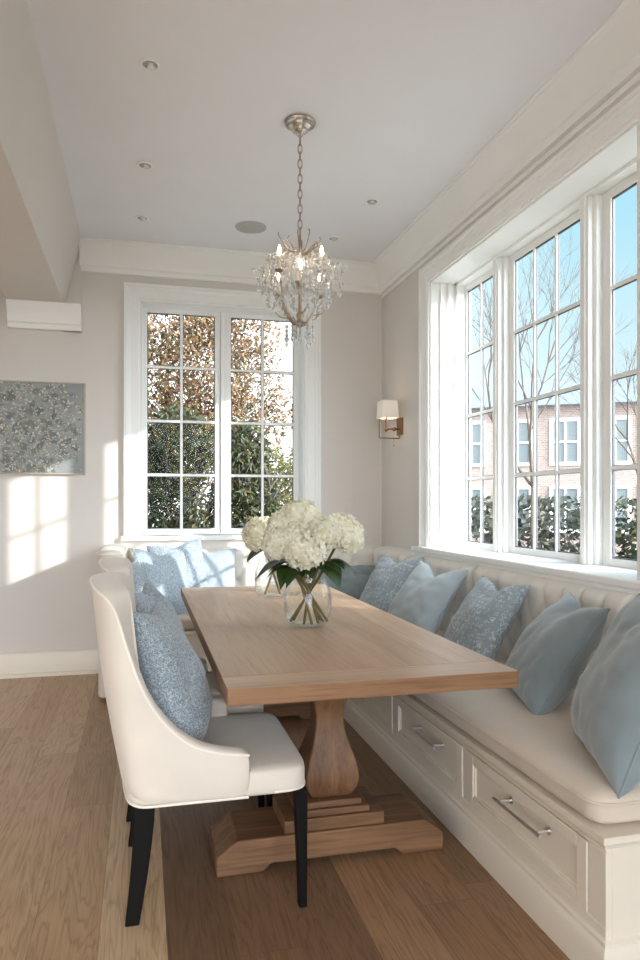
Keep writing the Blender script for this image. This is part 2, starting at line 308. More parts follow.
# ------------------------------------------------------------------ mesh builder
class MB:
    def __init__(s): s.v = []; s.f = []
    def add(s, vs, fs):
        o = len(s.v); s.v += [tuple(p) for p in vs]; s.f += [tuple(i+o for i in f) for f in fs]; return s
    def box(s, x0, x1, y0, y1, z0, z1):
        return s.add([(x0, y0, z0), (x1, y0, z0), (x1, y1, z0), (x0, y1, z0), (x0, y0, z1), (x1, y0, z1), (x1, y1, z1), (x0, y1, z1)],
                     [(0, 3, 2, 1), (4, 5, 6, 7), (0, 1, 5, 4), (1, 2, 6, 5), (2, 3, 7, 6), (3, 0, 4, 7)])
    def prism(s, prof, a, b, fn):
        """closed 2-D profile swept from a to b; fn(p, q, t) -> xyz ; a, b may be callables of (p,q) for mitres"""
        n = len(prof); fa = a if callable(a) else (lambda p, q: a); fb = b if callable(b) else (lambda p, q: b)
        vs = [fn(p, q, fa(p, q)) for p, q in prof]+[fn(p, q, fb(p, q)) for p, q in prof]
        return s.add(vs, [tuple(range(n)), tuple(range(2*n-1, n-1, -1))]+[(i, i+n, (i+1) % n+n, (i+1) % n) for i in range(n)])
    def tube(s, pts, r, seg=8, cap=True):
        pts = [V(p) for p in pts]; n = len(pts); rr = r if isinstance(r, (list, tuple)) else [r]*n
        vs = []; up = None
        for i, p in enumerate(pts):
            t = (pts[min(i+1, n-1)]-pts[max(i-1, 0)]).normalized()
            if up is None: up = V((0, 0, 1)) if abs(t.z) < .9 else V((1, 0, 0))
            a = t.cross(up).normalized(); up = a.cross(t).normalized()
            for k in range(seg):
                w = 2*PI*k/seg; vs.append(p+(a*math.cos(w)+up*math.sin(w))*rr[i])
        fs = [(i*seg+k, i*seg+(k+1) % seg, (i+1)*seg+(k+1) % seg, (i+1)*seg+k) for i in range(n-1) for k in range(seg)]
        if cap: fs += [tuple(range(seg-1, -1, -1)), tuple(range((n-1)*seg, n*seg))]
        return s.add(vs, fs)
    def ring(s, c, R_, r, axis=(0, 0, 1), seg=20, ts=8, sx=1.):
        ax = V(axis).normalized(); u = ax.orthogonal().normalized(); w = ax.cross(u); c = V(c); vs = []
        for i in range(seg):
            a = 2*PI*i/seg; d = u*math.cos(a)+w*math.sin(a)
            pc = c+u*math.cos(a)*R_+w*math.sin(a)*R_*sx
            for k in range(ts):
                b = 2*PI*k/ts; vs.append(pc+d*r*math.cos(b)+ax*r*math.sin(b))
        return s.add(vs, [(i*ts+k, ((i+1) % seg)*ts+k, ((i+1) % seg)*ts+(k+1) % ts, i*ts+(k+1) % ts) for i in range(seg) for k in range(ts)])
    def lathe(s, prof, c=(0, 0, 0), seg=32, caps=True, rot=0.):
        n = len(prof); vs = [(c[0]+r*math.cos(2*PI*k/seg+rot), c[1]+r*math.sin(2*PI*k/seg+rot), c[2]+z) for r, z in prof for k in range(seg)]
        fs = [(i*seg+k, i*seg+(k+1) % seg, (i+1)*seg+(k+1) % seg, (i+1)*seg+k) for i in range(n-1) for k in range(seg)]
        if caps: fs += [tuple(range(seg-1, -1, -1)), tuple(range((n-1)*seg, n*seg))]
        return s.add(vs, fs)
    def sphere(s, c, r, seg=12, rings=8, sc=(1, 1, 1)):
        prof = [(math.sin(PI*i/rings), -math.cos(PI*i/rings)) for i in range(1, rings)]
        o = len(s.v); vs = [(c[0]+r*sc[0]*p*math.cos(2*PI*k/seg), c[1]+r*sc[1]*p*math.sin(2*PI*k/seg), c[2]+r*sc[2]*z) for p, z in prof for k in range(seg)]
        m = len(prof); fs = [(i*seg+k, i*seg+(k+1) % seg, (i+1)*seg+(k+1) % seg, (i+1)*seg+k) for i in range(m-1) for k in range(seg)]
        vs += [(c[0], c[1], c[2]-r*sc[2]), (c[0], c[1], c[2]+r*sc[2])]
        fs += [((k+1) % seg, k, m*seg) for k in range(seg)]+[((m-1)*seg+k, (m-1)*seg+(k+1) % seg, m*seg+1) for k in range(seg)]
        return s.add(vs, fs)
    def grid(s, fn, nu, nv, closeu=False):
        vs = [fn(i/(nu if closeu else nu), j/nv) for j in range(nv+1) for i in range(nu+(0 if closeu else 1))]
        w = nu if closeu else nu+1
        return s.add(vs, [(j*w+i, j*w+(i+1) % w, (j+1)*w+(i+1) % w, (j+1)*w+i) for j in range(nv) for i in range(nu)])
    def build(s, name, mat, parent=None, org=None, bevel=0., smooth=.6, sub=0, kind=None, seg=2, mtx=None):
        me = bpy.data.meshes.new(name)
        o_ = V(org) if org is not None else V((0, 0, 0))
        vs = [V(p)-o_ for p in s.v]
        if mtx is not None: vs = [mtx @ p for p in vs]
        me.from_pydata(vs, [], s.f); me.update()
        bm = bmesh.new(); bm.from_mesh(me); bmesh.ops.recalc_face_normals(bm, faces=bm.faces); bm.to_mesh(me); bm.free()
        me.materials.append(mat)
        if smooth:
            for p in me.polygons: p.use_smooth = True
            me.set_sharp_from_angle(angle=smooth)
        ob = bpy.data.objects.new(name, me); COL.objects.link(ob)
        if parent is not None: ob.parent = parent
        elif org is not None: ob.location = o_
        if bevel:
            b = ob.modifiers.new('bevel', 'BEVEL'); b.width = bevel; b.segments = seg; b.limit_method = 'ANGLE'; b.angle_limit = R(35)
        if sub:
            m = ob.modifiers.new('subdiv', 'SUBSURF'); m.levels = sub; m.render_levels = sub
        if kind: ob['kind'] = kind
        return ob

def tag(o, label, cat, group=None, kind=None):
    if label: o['label'] = label
    if cat: o['category'] = cat
    if group: o['group'] = group
    if kind: o['kind'] = kind
    return o
def thing(name, label, cat, loc=(0, 0, 0), rz=0., group=None):
    o = bpy.data.objects.new(name, None); COL.objects.link(o); o.location = loc; o.rotation_euler = (0, 0, rz); o.empty_display_size = .1
    return tag(o, label, cat, group)
def copy_tree(o, parent=None):
    c = o.copy(); COL.objects.link(c)
    if parent is not None: c.parent = parent
    for ch in [q for q in bpy.data.objects if q.parent == o]: copy_tree(ch, c)
    return c

# ------------------------------------------------------------------ room
XW, YB, ZC = 2.042, 5.91, 3.416        # right wall face, back wall face, ceiling
XL, YR = -3.2, -2.6                    # left wall, rear wall
ST = 'structure'
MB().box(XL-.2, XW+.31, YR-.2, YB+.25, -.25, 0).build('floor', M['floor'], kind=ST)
MB().box(XL-.2, XW+.31, YR-.2, YB+.25, ZC, ZC+.2).build('ceiling', M['ceil'], kind=ST)
BX0, BX1, BZ0, BZ1 = -.005, 1.345, 1.09, 2.975   # back window opening
b = MB()
for a in ((XL-.2, BX0, 0, ZC), (BX1, XW+.31, 0, ZC), (BX0, BX1, 0, BZ0), (BX0, BX1, BZ1, ZC)): b.box(a[0], a[1], YB, YB+.25, a[2], a[3])
b.build('wall_back', M['wall'], kind=ST)
RY0, RY1, RZ0, RZ1 = 2.58, 4.84, .99, 2.97       # right window recess
b = MB()
for a in ((YR-.2, RY0, 0, ZC), (RY1, YB, 0, ZC), (RY0, RY1, 0, RZ0), (RY0, RY1, RZ1, ZC)): b.box(XW, XW+.31, a[0], a[1], a[2], a[3])
b.build('wall_right', M['wall'], kind=ST)
MB().box(XL-.2, XL, YR-.2, YB, 0, ZC).build('wall_left', M['wall'], kind=ST)
b = MB()                                          # rear wall behind the viewer; wide unseen opening added to let in fill light
for a in ((XL, -2.7, 0, ZC), (1.6, XW, 0, ZC), (-2.7, 1.6, 2.95, ZC)): b.box(a[0], a[1], YR-.2, YR, a[2], a[3])
b.build('wall_rear', M['wall'], kind=ST)

# crown moulding (p = projection from wall, q = drop below ceiling)
CR = [(0, 0), (.118, 0), (.118, .012), (.110, .018), (.110, .030), (.102, .040), (.098, .056), (.082, .084), (.062, .120), (.046, .156), (.038, .180), (.038, .192), (.028, .200), (.024, .214), (.024, .236), (0, .240)]
MB().prism(CR, -.476, lambda p, q: XW-p, lambda p, q, t: (t, YB-p, ZC-q)).build('trim_1', M['trim'], kind=ST, smooth=.5)
MB().prism(CR, YR, lambda p, q: YB-p, lambda p, q, t: (XW-p, t, ZC-q)).build('trim_2', M['trim'], kind=ST, smooth=.5)
# frieze fillet on the right wall under the crown
MB().box(XW-.012, XW, YR, YB-.012, 3.135, 3.165).build('trim_3', M['trim'], kind=ST, bevel=.004)
# sloped boxed beam on the left of the ceiling, plus the corbel at its back end
bp = [(-.461, ZC), (-.588, 2.897), (-1.0, 2.897), (-1.06, ZC)]
MB().prism(bp, YR, YB, lambda p, q, t: (p, t, q)).build('trim_4', M['wall'], kind=ST, smooth=0)
MB().prism([(-.465, ZC), (-.465, 2.70), (-.60, 2.70), (-.60, ZC)], YB-.03, YB, lambda p, q, t: (p, t, q)).build('trim_5', M['wall'], kind=ST, smooth=0)
CB = [(0, 2.70), (.045, 2.70), (.055, 2.725), (.055, 2.735), (.070, 2.745), (.082, 2.80), (.100, 2.85), (.112, 2.875), (.112, 2.897), (0, 2.897)]
MB().prism(CB, -1.0, -.462, lambda p, q, t: (t, YB-p, q)).build('trim_6', M['trim'], kind=ST, smooth=.5)
# baseboard
BB = [(0, 0), (.03, 0), (.03, .025), (.018, .03), (.018, .15), (.013, .165), (.013, .175), (.006, .19), (0, .195)]
MB().prism(BB, XL, -.29, lambda p, q, t: (t, YB-p, q)).build('baseboard_back', M['cab'], kind=ST, smooth=.5)
MB().prism(BB, YR, YB, lambda p, q, t: (XL+p, t, q)).build('baseboard_left', M['trim'], kind=ST, smooth=.5)
MB().prism(BB, YR, 1.70, lambda p, q, t: (XW-p, t, q)).build('baseboard_right', M['trim'], kind=ST, smooth=.5)

# casing profile: (w across, d out of the wall) stepped like a backband architrave
def casing(w, d=.03):
    return [(0, 0), (0, d*.55), (w*.12, d*.55), (w*.16, d*.75), (w*.62, d*.75), (w*.68, d*.95), (w*.82, d*1.05), (w*.84, d*1.5), (w, d*1.5), (w, 0)]
def frame_casing(name, x0, x1, z0, z1, w, fn, parent=None, bottom=False):
    """architrave round an opening in the (t, z) plane; fn(t, out, z)"""
    pr = casing(w); bld = MB()
    bld.prism(pr, z0, lambda p, q: z1+p, lambda p, q, t: fn(x0-p, q, t))
    bld.prism(pr, z0, lambda p, q: z1+p, lambda p, q, t: fn(x1+p, q, t))
    bld.prism(pr, lambda p, q: x0-p, lambda p, q: x1+p, lambda p, q, t: fn(t, q, z1+p))
    return bld.build(name, M['trim'], parent, kind=ST if parent is None else None, smooth=.5)
def sash(name, t0, t1, z0, z1, cols, rows, fn, parent, stile=.045, mun=.022):
    """glazed sash whose glass runs t0..t1, z0..z1; fn(t, d, z) with d = depth outwards"""
    def bx(mb, a0, a1, d0, d1, c0, c1):
        vs = [fn(a, d, c) for c in (c0, c1) for d in (d0, d1) for a in (a0, a1)]
        mb.add(vs, [(0, 1, 3, 2), (4, 6, 7, 5), (0, 4, 5, 1), (1, 5, 7, 3), (3, 7, 6, 2), (2, 6, 4, 0)])
    f = MB(); s = stile
    bx(f, t0-s, t0, 0, .028, z0-s, z1+s); bx(f, t1, t1+s, 0, .028, z0-s, z1+s)
    bx(f, t0, t1, 0, .028, z0-s, z0); bx(f, t0, t1, 0, .028, z1, z1+s)
    fo = f.build(name, M['trim'], parent, bevel=.004)
    m = MB()
    for i in range(1, cols): c = t0+(t1-t0)*i/cols; bx(m, c-mun/2, c+mun/2, .001, .009, z0, z1)
    for j in range(1, rows): c = z0+(z1-z0)*j/rows; bx(m, t0, t1, .002, .008, c-mun/2, c+mun/2)
    m.build('muntin', M['trim'], fo, bevel=.003)
    k = MB()
    for i in range(cols):
        for j in range(rows):
            g = mun/2
            bx(k, t0+(t1-t0)*i/cols+(g if i else 0), t0+(t1-t0)*(i+1)/cols-(g if i < cols-1 else 0), .012, .015,
               z0+(z1-z0)*j/rows+(g if j else 0), z0+(z1-z0)*(j+1)/rows-(g if j < rows-1 else 0))
    k.build('pane', M['glass'], fo, smooth=0)
    q = MB(); e = .006                     # dark glazing spacer round every light
    for a0, a1 in ((t0, t0+e), (t1-e, t1)): bx(q, a0, a1, .009, .022, z0, z1)
    for c0, c1 in ((z0, z0+e), (z1-e, z1)): bx(q, t0, t1, .009, .022, c0, c1)
    for i in range(1, cols): c = t0+(t1-t0)*i/cols; bx(q, c-mun/2-.003, c+mun/2+.003, .009, .020, z0, z1)
    for j in range(1, rows): c = z0+(z1-z0)*j/rows; bx(q, t0, t1, .0095, .0195, c-mun/2-.003, c+mun/2+.003)
    q.build('glazing_spacer', M['spacer'], fo, smooth=0)
    return fo

# window_1: the back window, two leaves of 2 x 4 panes
fnb = lambda t, o, z: (t, YB-o, z)
w1 = MB()
w1.box(BX0, BX0+.012, YB, YB+.20, BZ0, BZ1).box(BX1-.012, BX1, YB, YB+.20, BZ0, BZ1).box(BX0, BX1, YB, YB+.20, BZ1-.012, BZ1).box(BX0, BX1, YB, YB+.20, BZ0-.012, BZ0+.005)
w1.box(.645, .685, YB+.10, YB+.2, BZ0, BZ1)
w1 = w1.build('window_1', M['trim'], kind=ST, bevel=.003)
frame_casing('window_casing', BX0, BX1, BZ0-.02, BZ1, .135, fnb, w1)
for a, c in ((.042, .597), (.732, 1.275)):
    sash('window_sash', a, c, 1.135, 2.925, 2, 4, lambda t, d, z: (t, YB+.12+d, z), w1)
MB().box(BX0-.16, BX1+.16, YB-.055, YB+.12, 1.045, 1.085).build('window_sill', M['trim'], w1, bevel=.006)

# windows 2-4: the bank in the right wall, 2 + 3 + 2 columns of four panes
XG = 2.30
fnr = lambda t, o, z: (XW-o, t, z)
frame_casing('trim_7', RY0, RY1, 1.03, RZ1, .11, fnr)
lin_ = MB()      # recess lining with stops
lin_.box(XW, XW+.30, RY1-.012, RY1, RZ0, RZ1).box(XW, XW+.30, RY0, RY0+.012, RZ0, RZ1).box(XW, XW+.30, RY0, RY1, RZ1-.012, RZ1)
lin_.box(XW+.07, XW+.10, RY1-.03, RY1, 1.03, RZ1).box(XW+.13, XW+.16, RY1-.035, RY1, 1.03, RZ1).box(XW+.19, XG+.045, RY1-.05, RY1, 1.03, RZ1)
lin_.box(XW+.19, XG+.045, RY0, RY1, RZ1-.03, RZ1)
lin_.build('trim_8', M['trim'], kind=ST, bevel=.003)
for k, (a, c, n) in enumerate(((4.335, 4.765, 2), (3.386, 4.09, 3), (2.70, 3.126, 2))):
    w = MB().box(XG+.0, XG+.045, a-.062, a-.045, 1.03, RZ1-.03).box(XG, XG+.045, c+.045, c+.062, 1.03, RZ1-.03).box(XG-.005, XG+.045, a-.05, c+.05, 1.012, 1.026).build('window_%d' % (k+2), M['trim'], kind=ST, bevel=.003)
    sash('window_sash', a, c, 1.07, 2.895, n, 4, lambda t, d, z: (XG+d, t, z), w, stile=.045, mun=.021)
for k, c in enumerate((4.2125, 3.256)):
    MB().box(2.265, XG+.045, c-.062, c+.062, 1.03, RZ1-.03).box(2.235, 2.27, c-.036, c+.036, 1.03, RZ1-.03).box(2.225, 2.245, c-.018, c+.018, 1.03, RZ1-.03).build('trim_%d' % (9+k), M['trim'], kind=ST, bevel=.004)
MB().box(1.955, XG+.045, RY0-.16, RY1+.16, .995, 1.03).box(1.975, XW, RY0-.14, RY1+.14, .97, .995).build('trim_11', M['trim'], kind=ST, bevel=.008)

# ------------------------------------------------------------------ banquette
BXF, BYN, BZT = 1.25, 1.72, .41        # face, near end, top of carcass
BYF = 5.20                             # front of the back run
WX0, WX1 = -.29, -.11                  # upholstered end wing
bq = thing('banquette_bench', 'L-shaped cream built-in corner bench with drawers and tufted back, under both windows', 'bench', (1.6, 3.6, 0))
O = V((1.6, 3.6, 0))
c = MB()
c.box(BXF+.02, XW, BYN+.02, YB, .0, BZT-.02)
c.box(WX0+.02, BXF+.03, BYF+.02, YB, 0, BZT-.02)
c.build('carcass', M['cab'], bq, O, bevel=.003)
ff = MB()                               # face frame
ys = [1.80, 2.585, 2.625, 3.41, 3.45, 4.235, 4.275, 5.06]
ff.box(BXF, BXF+.02, BYN, BYF+.02, .13, .165).box(BXF, BXF+.02, BYN, BYF+.02, .375, BZT-.02)
for a, d in ((BYN, 1.80), (2.585, 2.625), (3.41, 3.45), (4.235, 4.275), (5.06, BYF+.02)): ff.box(BXF, BXF+.02, a, d, .165, .375)
ff.box(BXF+.02, XW, BYN, BYN+.02, .13, BZT-.02)
ff.box(WX0, BXF+.02, BYF, BYF+.02, .13, BZT-.02)
ff.build('face_frame', M['cab'], bq, O, bevel=.002)
pl = MB()
PP = [(0, 0), (0.022, 0), (.022, .10), (.016, .112), (.010, .118), (.010, .130), (0, .135)]
pl.prism(PP, lambda p, q: BYN-p, lambda p, q: BYF-p, lambda p, q, t: (BXF-p, t, q))
pl.prism(PP, lambda p, q: BXF-p, XW, lambda p, q, t: (t, BYN-p, q))
pl.prism(PP, WX0, lambda p, q: BXF-p, lambda p, q, t: (t, BYF-p, q))
pl.build('plinth', M['cab'], bq, O, smooth=.5)
cp = MB()
CP = [(0, 0), (.006, 0), (.010, .012), (.022, .020), (.022, .040), (0, .040)]
f1 = BZT-.02
cp.prism(CP, lambda p, q: BYN-p, lambda p, q: BYF-p, lambda p, q, t: (BXF-p, t, f1+q))
cp.prism(CP, lambda p, q: BXF-p, XW, lambda p, q, t: (t, BYN-p, f1+q))
cp.prism(CP, WX0, lambda p, q: BXF-p, lambda p, q, t: (t, BYF-p, f1+q))
cp.box(BXF, XW, BYN, YB, f1, f1+.04).box(WX0, BXF, BYF, YB, f1, f1+.04)
cp.build('bench_top', M['cab'], bq, O, smooth=.5)
for i in range(4):
    a, d = ys[2*i]+.003, ys[2*i+1]-.003
    z0, z1 = .168, .372
    q = MB(); xo = BXF-.004
    s = .05
    q.box(xo, BXF+.018, a, a+s, z0, z1).box(xo, BXF+.018, d-s, d, z0, z1).box(xo, BXF+.018, a+s, d-s, z0, z0+s*.75).box(xo, BXF+.018, a+s, d-s, z1-s*.75, z1)
    q.box(BXF+.008, BXF+.018, a+s, d-s, z0+.03, z1-.03)
    # bead round the recessed panel
    zz0, zz1 = z0+s*.75, z1-s*.75
    for (a0, a1, b0, b1) in ((a+s, a+s+.01, zz0, zz1), (d-s-.01, d-s, zz0, zz1), (a+s, d-s, zz0, zz0+.01), (a+s, d-s, zz1-.01, zz1)): q.box(BXF+.002, BXF+.012, a0, a1, b0, b1)
    dr = q.build('drawer', M['cab'], bq, O, bevel=.0025)
    m_ = (a+d)/2-.06; h = MB()
    h.tube([(BXF-.045, m_-.15, .308), (BXF-.045, m_+.15, .308)], .0065, 10)
    for e in (-.12, .12): h.tube([(BXF+.009, m_+e, .308), (BXF-.045, m_+e, .308)], .0055, 8).lathe([(.011, -.003), (.011, .003)], (0, 0, 0), 4, False) if False else h.tube([(BXF+.010, m_+e, .308), (BXF-.045, m_+e, .308)], .0055, 8).tube([(BXF+.010, m_+e, .308), (BXF+.003, m_+e, .308)], .012, 12)
    h.build('handle', M['nickel'], dr, O)
# tufted backs
def tufted(name, Lg, Hh, T, place, parent, org, vis=None):
    a_, b_ = .155, .15; top = Hh-.115
    def dep(u, v):
        e = T
        # edge rounding: top and both ends
        for dist, rad in ((Hh-v, .075), (u, .03), (Lg-u, .03)):
            if dist < rad: k = 1-dist/rad; e = min(e, T*(.04+.96*math.sqrt(max(0, 1-k*k))))
        w = top-v
        if w >= 0:
            p = u/a_+w/(2*b_); q = u/a_-w/(2*b_)
            for t in (p, q):
                d = abs(t-round(t))*a_*.9
                e -= .014*math.exp(-(d/.011)**2)
            j = round(w/b_)
            for jj in (j-1, j, j+1):
                if jj < 0: continue
                uu = (round(u/a_-jj/2)+jj/2)*a_
                r2 = (u-uu)**2+(w-jj*b_)**2
                e -= .022*math.exp(-r2/.00075)
        else:
            d = abs(u/a_-round(u/a_))*a_
            e -= .018*math.exp(-(d/.012)**2)*min(1, (Hh-v)/.05+.25)
            r2 = ((u/a_-round(u/a_))*a_)**2+w*w
            e -= .016*math.exp(-r2/.00075)
        return max(e, .004)
    nu = int(Lg/.0155); nv = 34
    g = MB().grid(lambda i, j: place(i*Lg, dep(i*Lg, j*Hh), j*Hh), nu, nv)
    w = nu+1
    # close the back with a border strip
    base = len(g.v); rim = [j*w for j in range(nv+1)]+[nv*w+i for i in range(1, w)]+[j*w+nu for j in range(nv-1, -1, -1)]
    back = []
    for k in rim:
        j, i = divmod(k, w); back.append(place(i/nu*Lg, 0, j/nv*Hh))
    n = len(rim); g.v += [tuple(p) for p in back]
    g.f += [(rim[k], rim[k+1], base+k+1, base+k) for k in range(n-1)]
    g.f.append(tuple(base+k for k in range(n)))
    o = g.build(name, M['tuft'], parent, org, smooth=1.2)
    k = 1
    while k*a_ < Lg-.05:
        u = k*a_; MB().sphere(place(u, T-.030, top), .011, 10, 6).build('button', M['tuft'], o, org); k += 1
    return o
BT = .125
seat0 = .43
for (a, d) in ((1.72, 2.515), (2.525, 3.93), (3.94, 5.80)):
    tufted('back_panel', d-a, .985-seat0 if a > 2.4 else .985-seat0, BT, (lambda a: lambda u, e, v: (XW-e, a+u, seat0+v))(a), bq, O)
tufted('back_panel', 2.03+.10, .985-seat0, BT, lambda u, e, v: (-.10+u, YB-e, seat0+v), bq, O)
# upholstered end wing
wg = MB()
def wing(u, v):
    ang = u*2*PI; p = 6.
    ce, se = math.cos(ang), math.sin(ang)
    rx = abs(ce)**(2/p)*(1 if ce > 0 else -1); ry = abs(se)**(2/p)*(1 if se > 0 else -1)
    z = .03+.97*min(1, v/.86); k = 1
    if v > .86:
        t = (v-.86)/.14; k = max(.02, math.cos(t*PI/2)**.5); z = .985+.04*math.sin(t*PI/2)
    hx, hy = .095, (YB-5.02)/2
    return ((WX0+WX1)/2+hx*rx-(.01 if z > .6 else 0), (YB+5.02)/2+ry*(hy-.004)*(.9+.1*k) if v > .86 else (YB+5.02)/2+ry*(hy-.004), z) if v <= .86 else ((WX0+WX1)/2-.01+hx*rx*k, (YB+5.02)/2+ry*(hy-.004)*(.93+.07*k), z)
wg.grid(wing, 48, 22, True)
n0 = len(wg.v)-48; wg.f.append(tuple(range(n0, n0+48)))
wo = wg.build('end_wing', M['linen'], bq, O, smooth=1.0)
pipe = [wing(i/48, .86) for i in range(49)]
MB().tube([(p[0]+(p[0]-(WX0+WX1)/2)*.02, p[1]-.001, p[2]) for p in pipe[24:49]], .005, 6).build('piping', M['pipe'], wo, O)

# loose seat cushions
def cushion(name, x0, x1, y0, y1, z0, z1, label, org):
    cx, cy = (x0+x1)/2, (y0+y1)/2; hx, hy = (x1-x0)/2, (y1-y0)/2; hz = (z1-z0)/2
    nx, ny = max(10, int(hx*2/.05)), max(10, int(hy*2/.05))
    g = MB()
    def surf(sgn):
        def fn(i, j):
            u, v = i*2-1, j*2-1
            ex = min((1-abs(u))*hx, (1-abs(v))*hy); r = .06
            k = 1 if ex > r else math.sqrt(max(0, 1-((r-ex)/r)**2))
            x, y = u*hx, v*hy; rc = .06; ax, ay = abs(x)-(hx-rc), abs(y)-(hy-rc)
            if ax > 0 and ay > 0:
                ml = max(ax, ay)/math.hypot(ax, ay); x = math.copysign(hx-rc+ax*ml, x); y = math.copysign(hy-rc+ay*ml, y)
            x += cx; y += cy
            wv = .006*noise.noise(V((x*3, y*3, z0*5)))
            z = (z0+z1)/2+sgn*(hz*(.45+.55*k)+(wv+.012*(1-u*u)*(1-v**8) if sgn > 0 else 0))
            return (x+.004*noise.noise(V((y*6, x*6, 1.3)))*(abs(u) > .95), y, z)
        return fn
    def us(n, h): 
        return n
    # denser rows near the edges
    def warp(t): s = t*2-1; return (math.copysign(1-(1-abs(s))**2.0, s)+1)/2 if True else t
    top = surf(1); bot = surf(-1)
    g.grid(lambda i, j: top(warp(i), warp(j)), nx, ny); g.grid(lambda i, j: bot(warp(i), warp(j)), nx, ny)
    w = nx+1; off = w*(ny+1)
    rim = [i for i in range(w)]+[j*w+nx for j in range(1, ny+1)]+[ny*w+i for i in range(nx-1, -1, -1)]+[j*w for j in range(ny-1, 0, -1)]
    n = len(rim); g.f += [(rim[k], rim[(k+1) % n], off+rim[(k+1) % n], off+rim[k]) for k in range(n)]
    o = g.build(name, M['seatlin'], None, org, smooth=.9)
    tag(o, label, 'cushion', 'loose seat cushions on the banquette')
    loop = [g.v[k] for k in rim]+[g.v[rim[0]]]
    MB().tube([(p[0]+(.003 if p[0] > cx else -.003)*(abs(p[0]-cx) > hx*.97), p[1]+(.003 if p[1] > cy else -.003)*(abs(p[1]-cy) > hy*.97), p[2]-.002) for p in loop], .0045, 6).build('piping', M['seatlin'], o, org)
    return o
cushion('seat_cushion', 1.232, 1.905, 1.735, 5.16, .432, .53, 'long beige seat cushion on the drawer bench along the right wall of windows', (1.57, 3.4, .43))
cushion('seat_cushion', WX1+.02, 1.905, 5.18, 5.77, .432, .53, 'beige seat cushion at the far end under the back window behind the table', (.9, 5.45, .43))

# ------------------------------------------------------------------ pillows
def pillow_mesh(w, h, t, chop=0., seed=0, wr=1.):
    """pillow standing in the x (width) - z (height) plane, face towards -y, bottom edge at z=0"""
    n = 40; g = MB()
    sd = V((seed*3.1, seed*1.7, seed*2.3))
    def pt(i, j, sgn):
        u, v = i*2-1, j*2-1
        u = math.copysign(1-(1-abs(u))**1.5, u); v = math.copysign(1-(1-abs(v))**1.5, v)
        pu = 1-.075*(1-v*v)**1.0*1; pv = 1-.075*(1-u*u)
        x = u*w/2*pu; z = v*h/2*pv
        prof = (max(0, (1-u*u))**.45)*(max(0, (1-v*v))**.45)
        d = t/2*prof
        # sag: more filling near the bottom
        d *= 1+.18*(-v)
        # karate chop on the top edge
        ch = chop*math.exp(-(u/.36)**2)*max(0, (v+.35)/1.35)**1.6
        z -= ch*h; d *= 1-.25*ch/max(chop, .01)*min(1, chop*8)
        e = V((x*5.5, z*5.5, sgn*2.))+sd
        wrk = noise.noise(e)*.019+noise.noise(e*2.6)*.008-((1-abs(noise.noise(e*1.5+V((5, 2, 8)))))**7)*.013*(.4+.6*max(abs(u), abs(v)))
        rad = noise.noise(V((math.atan2(v, u)*3.2, sgn*1.5, seed)))*.012*min(1, (abs(u)**3+abs(v)**3))
        d2 = d+(wrk+rad)*prof**.5*wr if prof > 0 else d
        return (x, sgn*d2, z+h/2*.93)
    for sgn in (-1, 1):
        g.grid(lambda i, j: pt(i, j, sgn), n, n)
    w1 = n+1
    bm = bmesh.new(); vs = [bm.verts.new(p) for p in g.v]
    for f in g.f: bm.faces.new([vs[i] for i in f])
    bmesh.ops.remove_doubles(bm, verts=bm.verts, dist=.0006)
    out = MB(); bm.verts.index_update(); out.v = [tuple(v.co) for v in bm.verts]; out.f = [tuple(v.index for v in f.verts) for f in bm.faces]; bm.free()
    rim = [g.v[i] for i in range(w1)]+[g.v[j*w1+n] for j in range(1, w1)]+[g.v[n*w1+i] for i in range(n-1, -1, -1)]+[g.v[j*w1] for j in range(n-1, -1, -1)]
    return out, rim
def pillow(label, mat, loc, face, lean, w=.5, h=.5, t=.19, chop=0., roll=0., seed=0, group='throw pillows on the banquette', pipe_mat=None, wr=1.):
    """face: compass angle (deg, 0 = +x, 90 = +y) its front looks to; lean: degrees the top tips backwards; loc: underside point"""
    g, rim = pillow_mesh(w, h, t, chop, seed, wr)
    o = g.build('throw_pillow', mat, None, None, smooth=1.4)
    yaw = R(face+90)          # local -y faces 'face'
    o.matrix_world = Matrix.Translation(V(loc)) @ Matrix.Rotation(yaw, 4, 'Z') @ Matrix.Rotation(-R(lean), 4, 'X') @ Matrix.Rotation(R(roll), 4, 'Y')
    MB().tube(rim, .0042, 6).build('piping', pipe_mat or mat, o)
    return tag(o, label, 'pillow', group)
Z0 = .535
pillow('plain blue pillow nearest the camera, cut off by the right edge of the photo', M['blue2'], (1.42, 1.99, Z0), 157, 22, .55, .55, .25, .08, 0, 1)
pillow('plain blue pillow with a raised seam, standing on the bench just past the table corner', M['blue2'], (1.535, 2.66, Z0), 163, 33, .50, .51, .25, .10, 0, 2)
pillow('faded trellis print blue pillow on the right bench, third from the front', M['trellis'], (1.60, 3.40, Z0), 182, 33, .48, .50, .20, .10, 0, 3)
pillow('plain powder blue pillow with tall peaked corners, fourth from the front on the right bench', M['blue'], (1.57, 4.13, Z0), 190, 33, .54, .52, .20, .14, 2, 4)
pillow('faded trellis print pillow on the right bench, half behind a plain powder blue one', M['trellis'], (1.60, 4.80, Z0), 198, 32, .48, .52, .19, .10, -2, 5)
pillow('plain blue pillow slumped in the bench corner behind the flowers', M['blue2'], (1.64, 5.47, Z0), 262, 48, .56, .46, .20, .05, 3, 6)
pillow('plain pale blue pillow under the back window, left of the flowers', M['pale'], (.53, 5.53, Z0), 268, 18, .38, .49, .15, .03, 0, 7)
pillow('large pale vine print pillow under the back window, tallest of the far left heap', M['vine2'], (.33, 5.48, Z0), 276, 16, .42, .56, .18, .05, -8, 8)
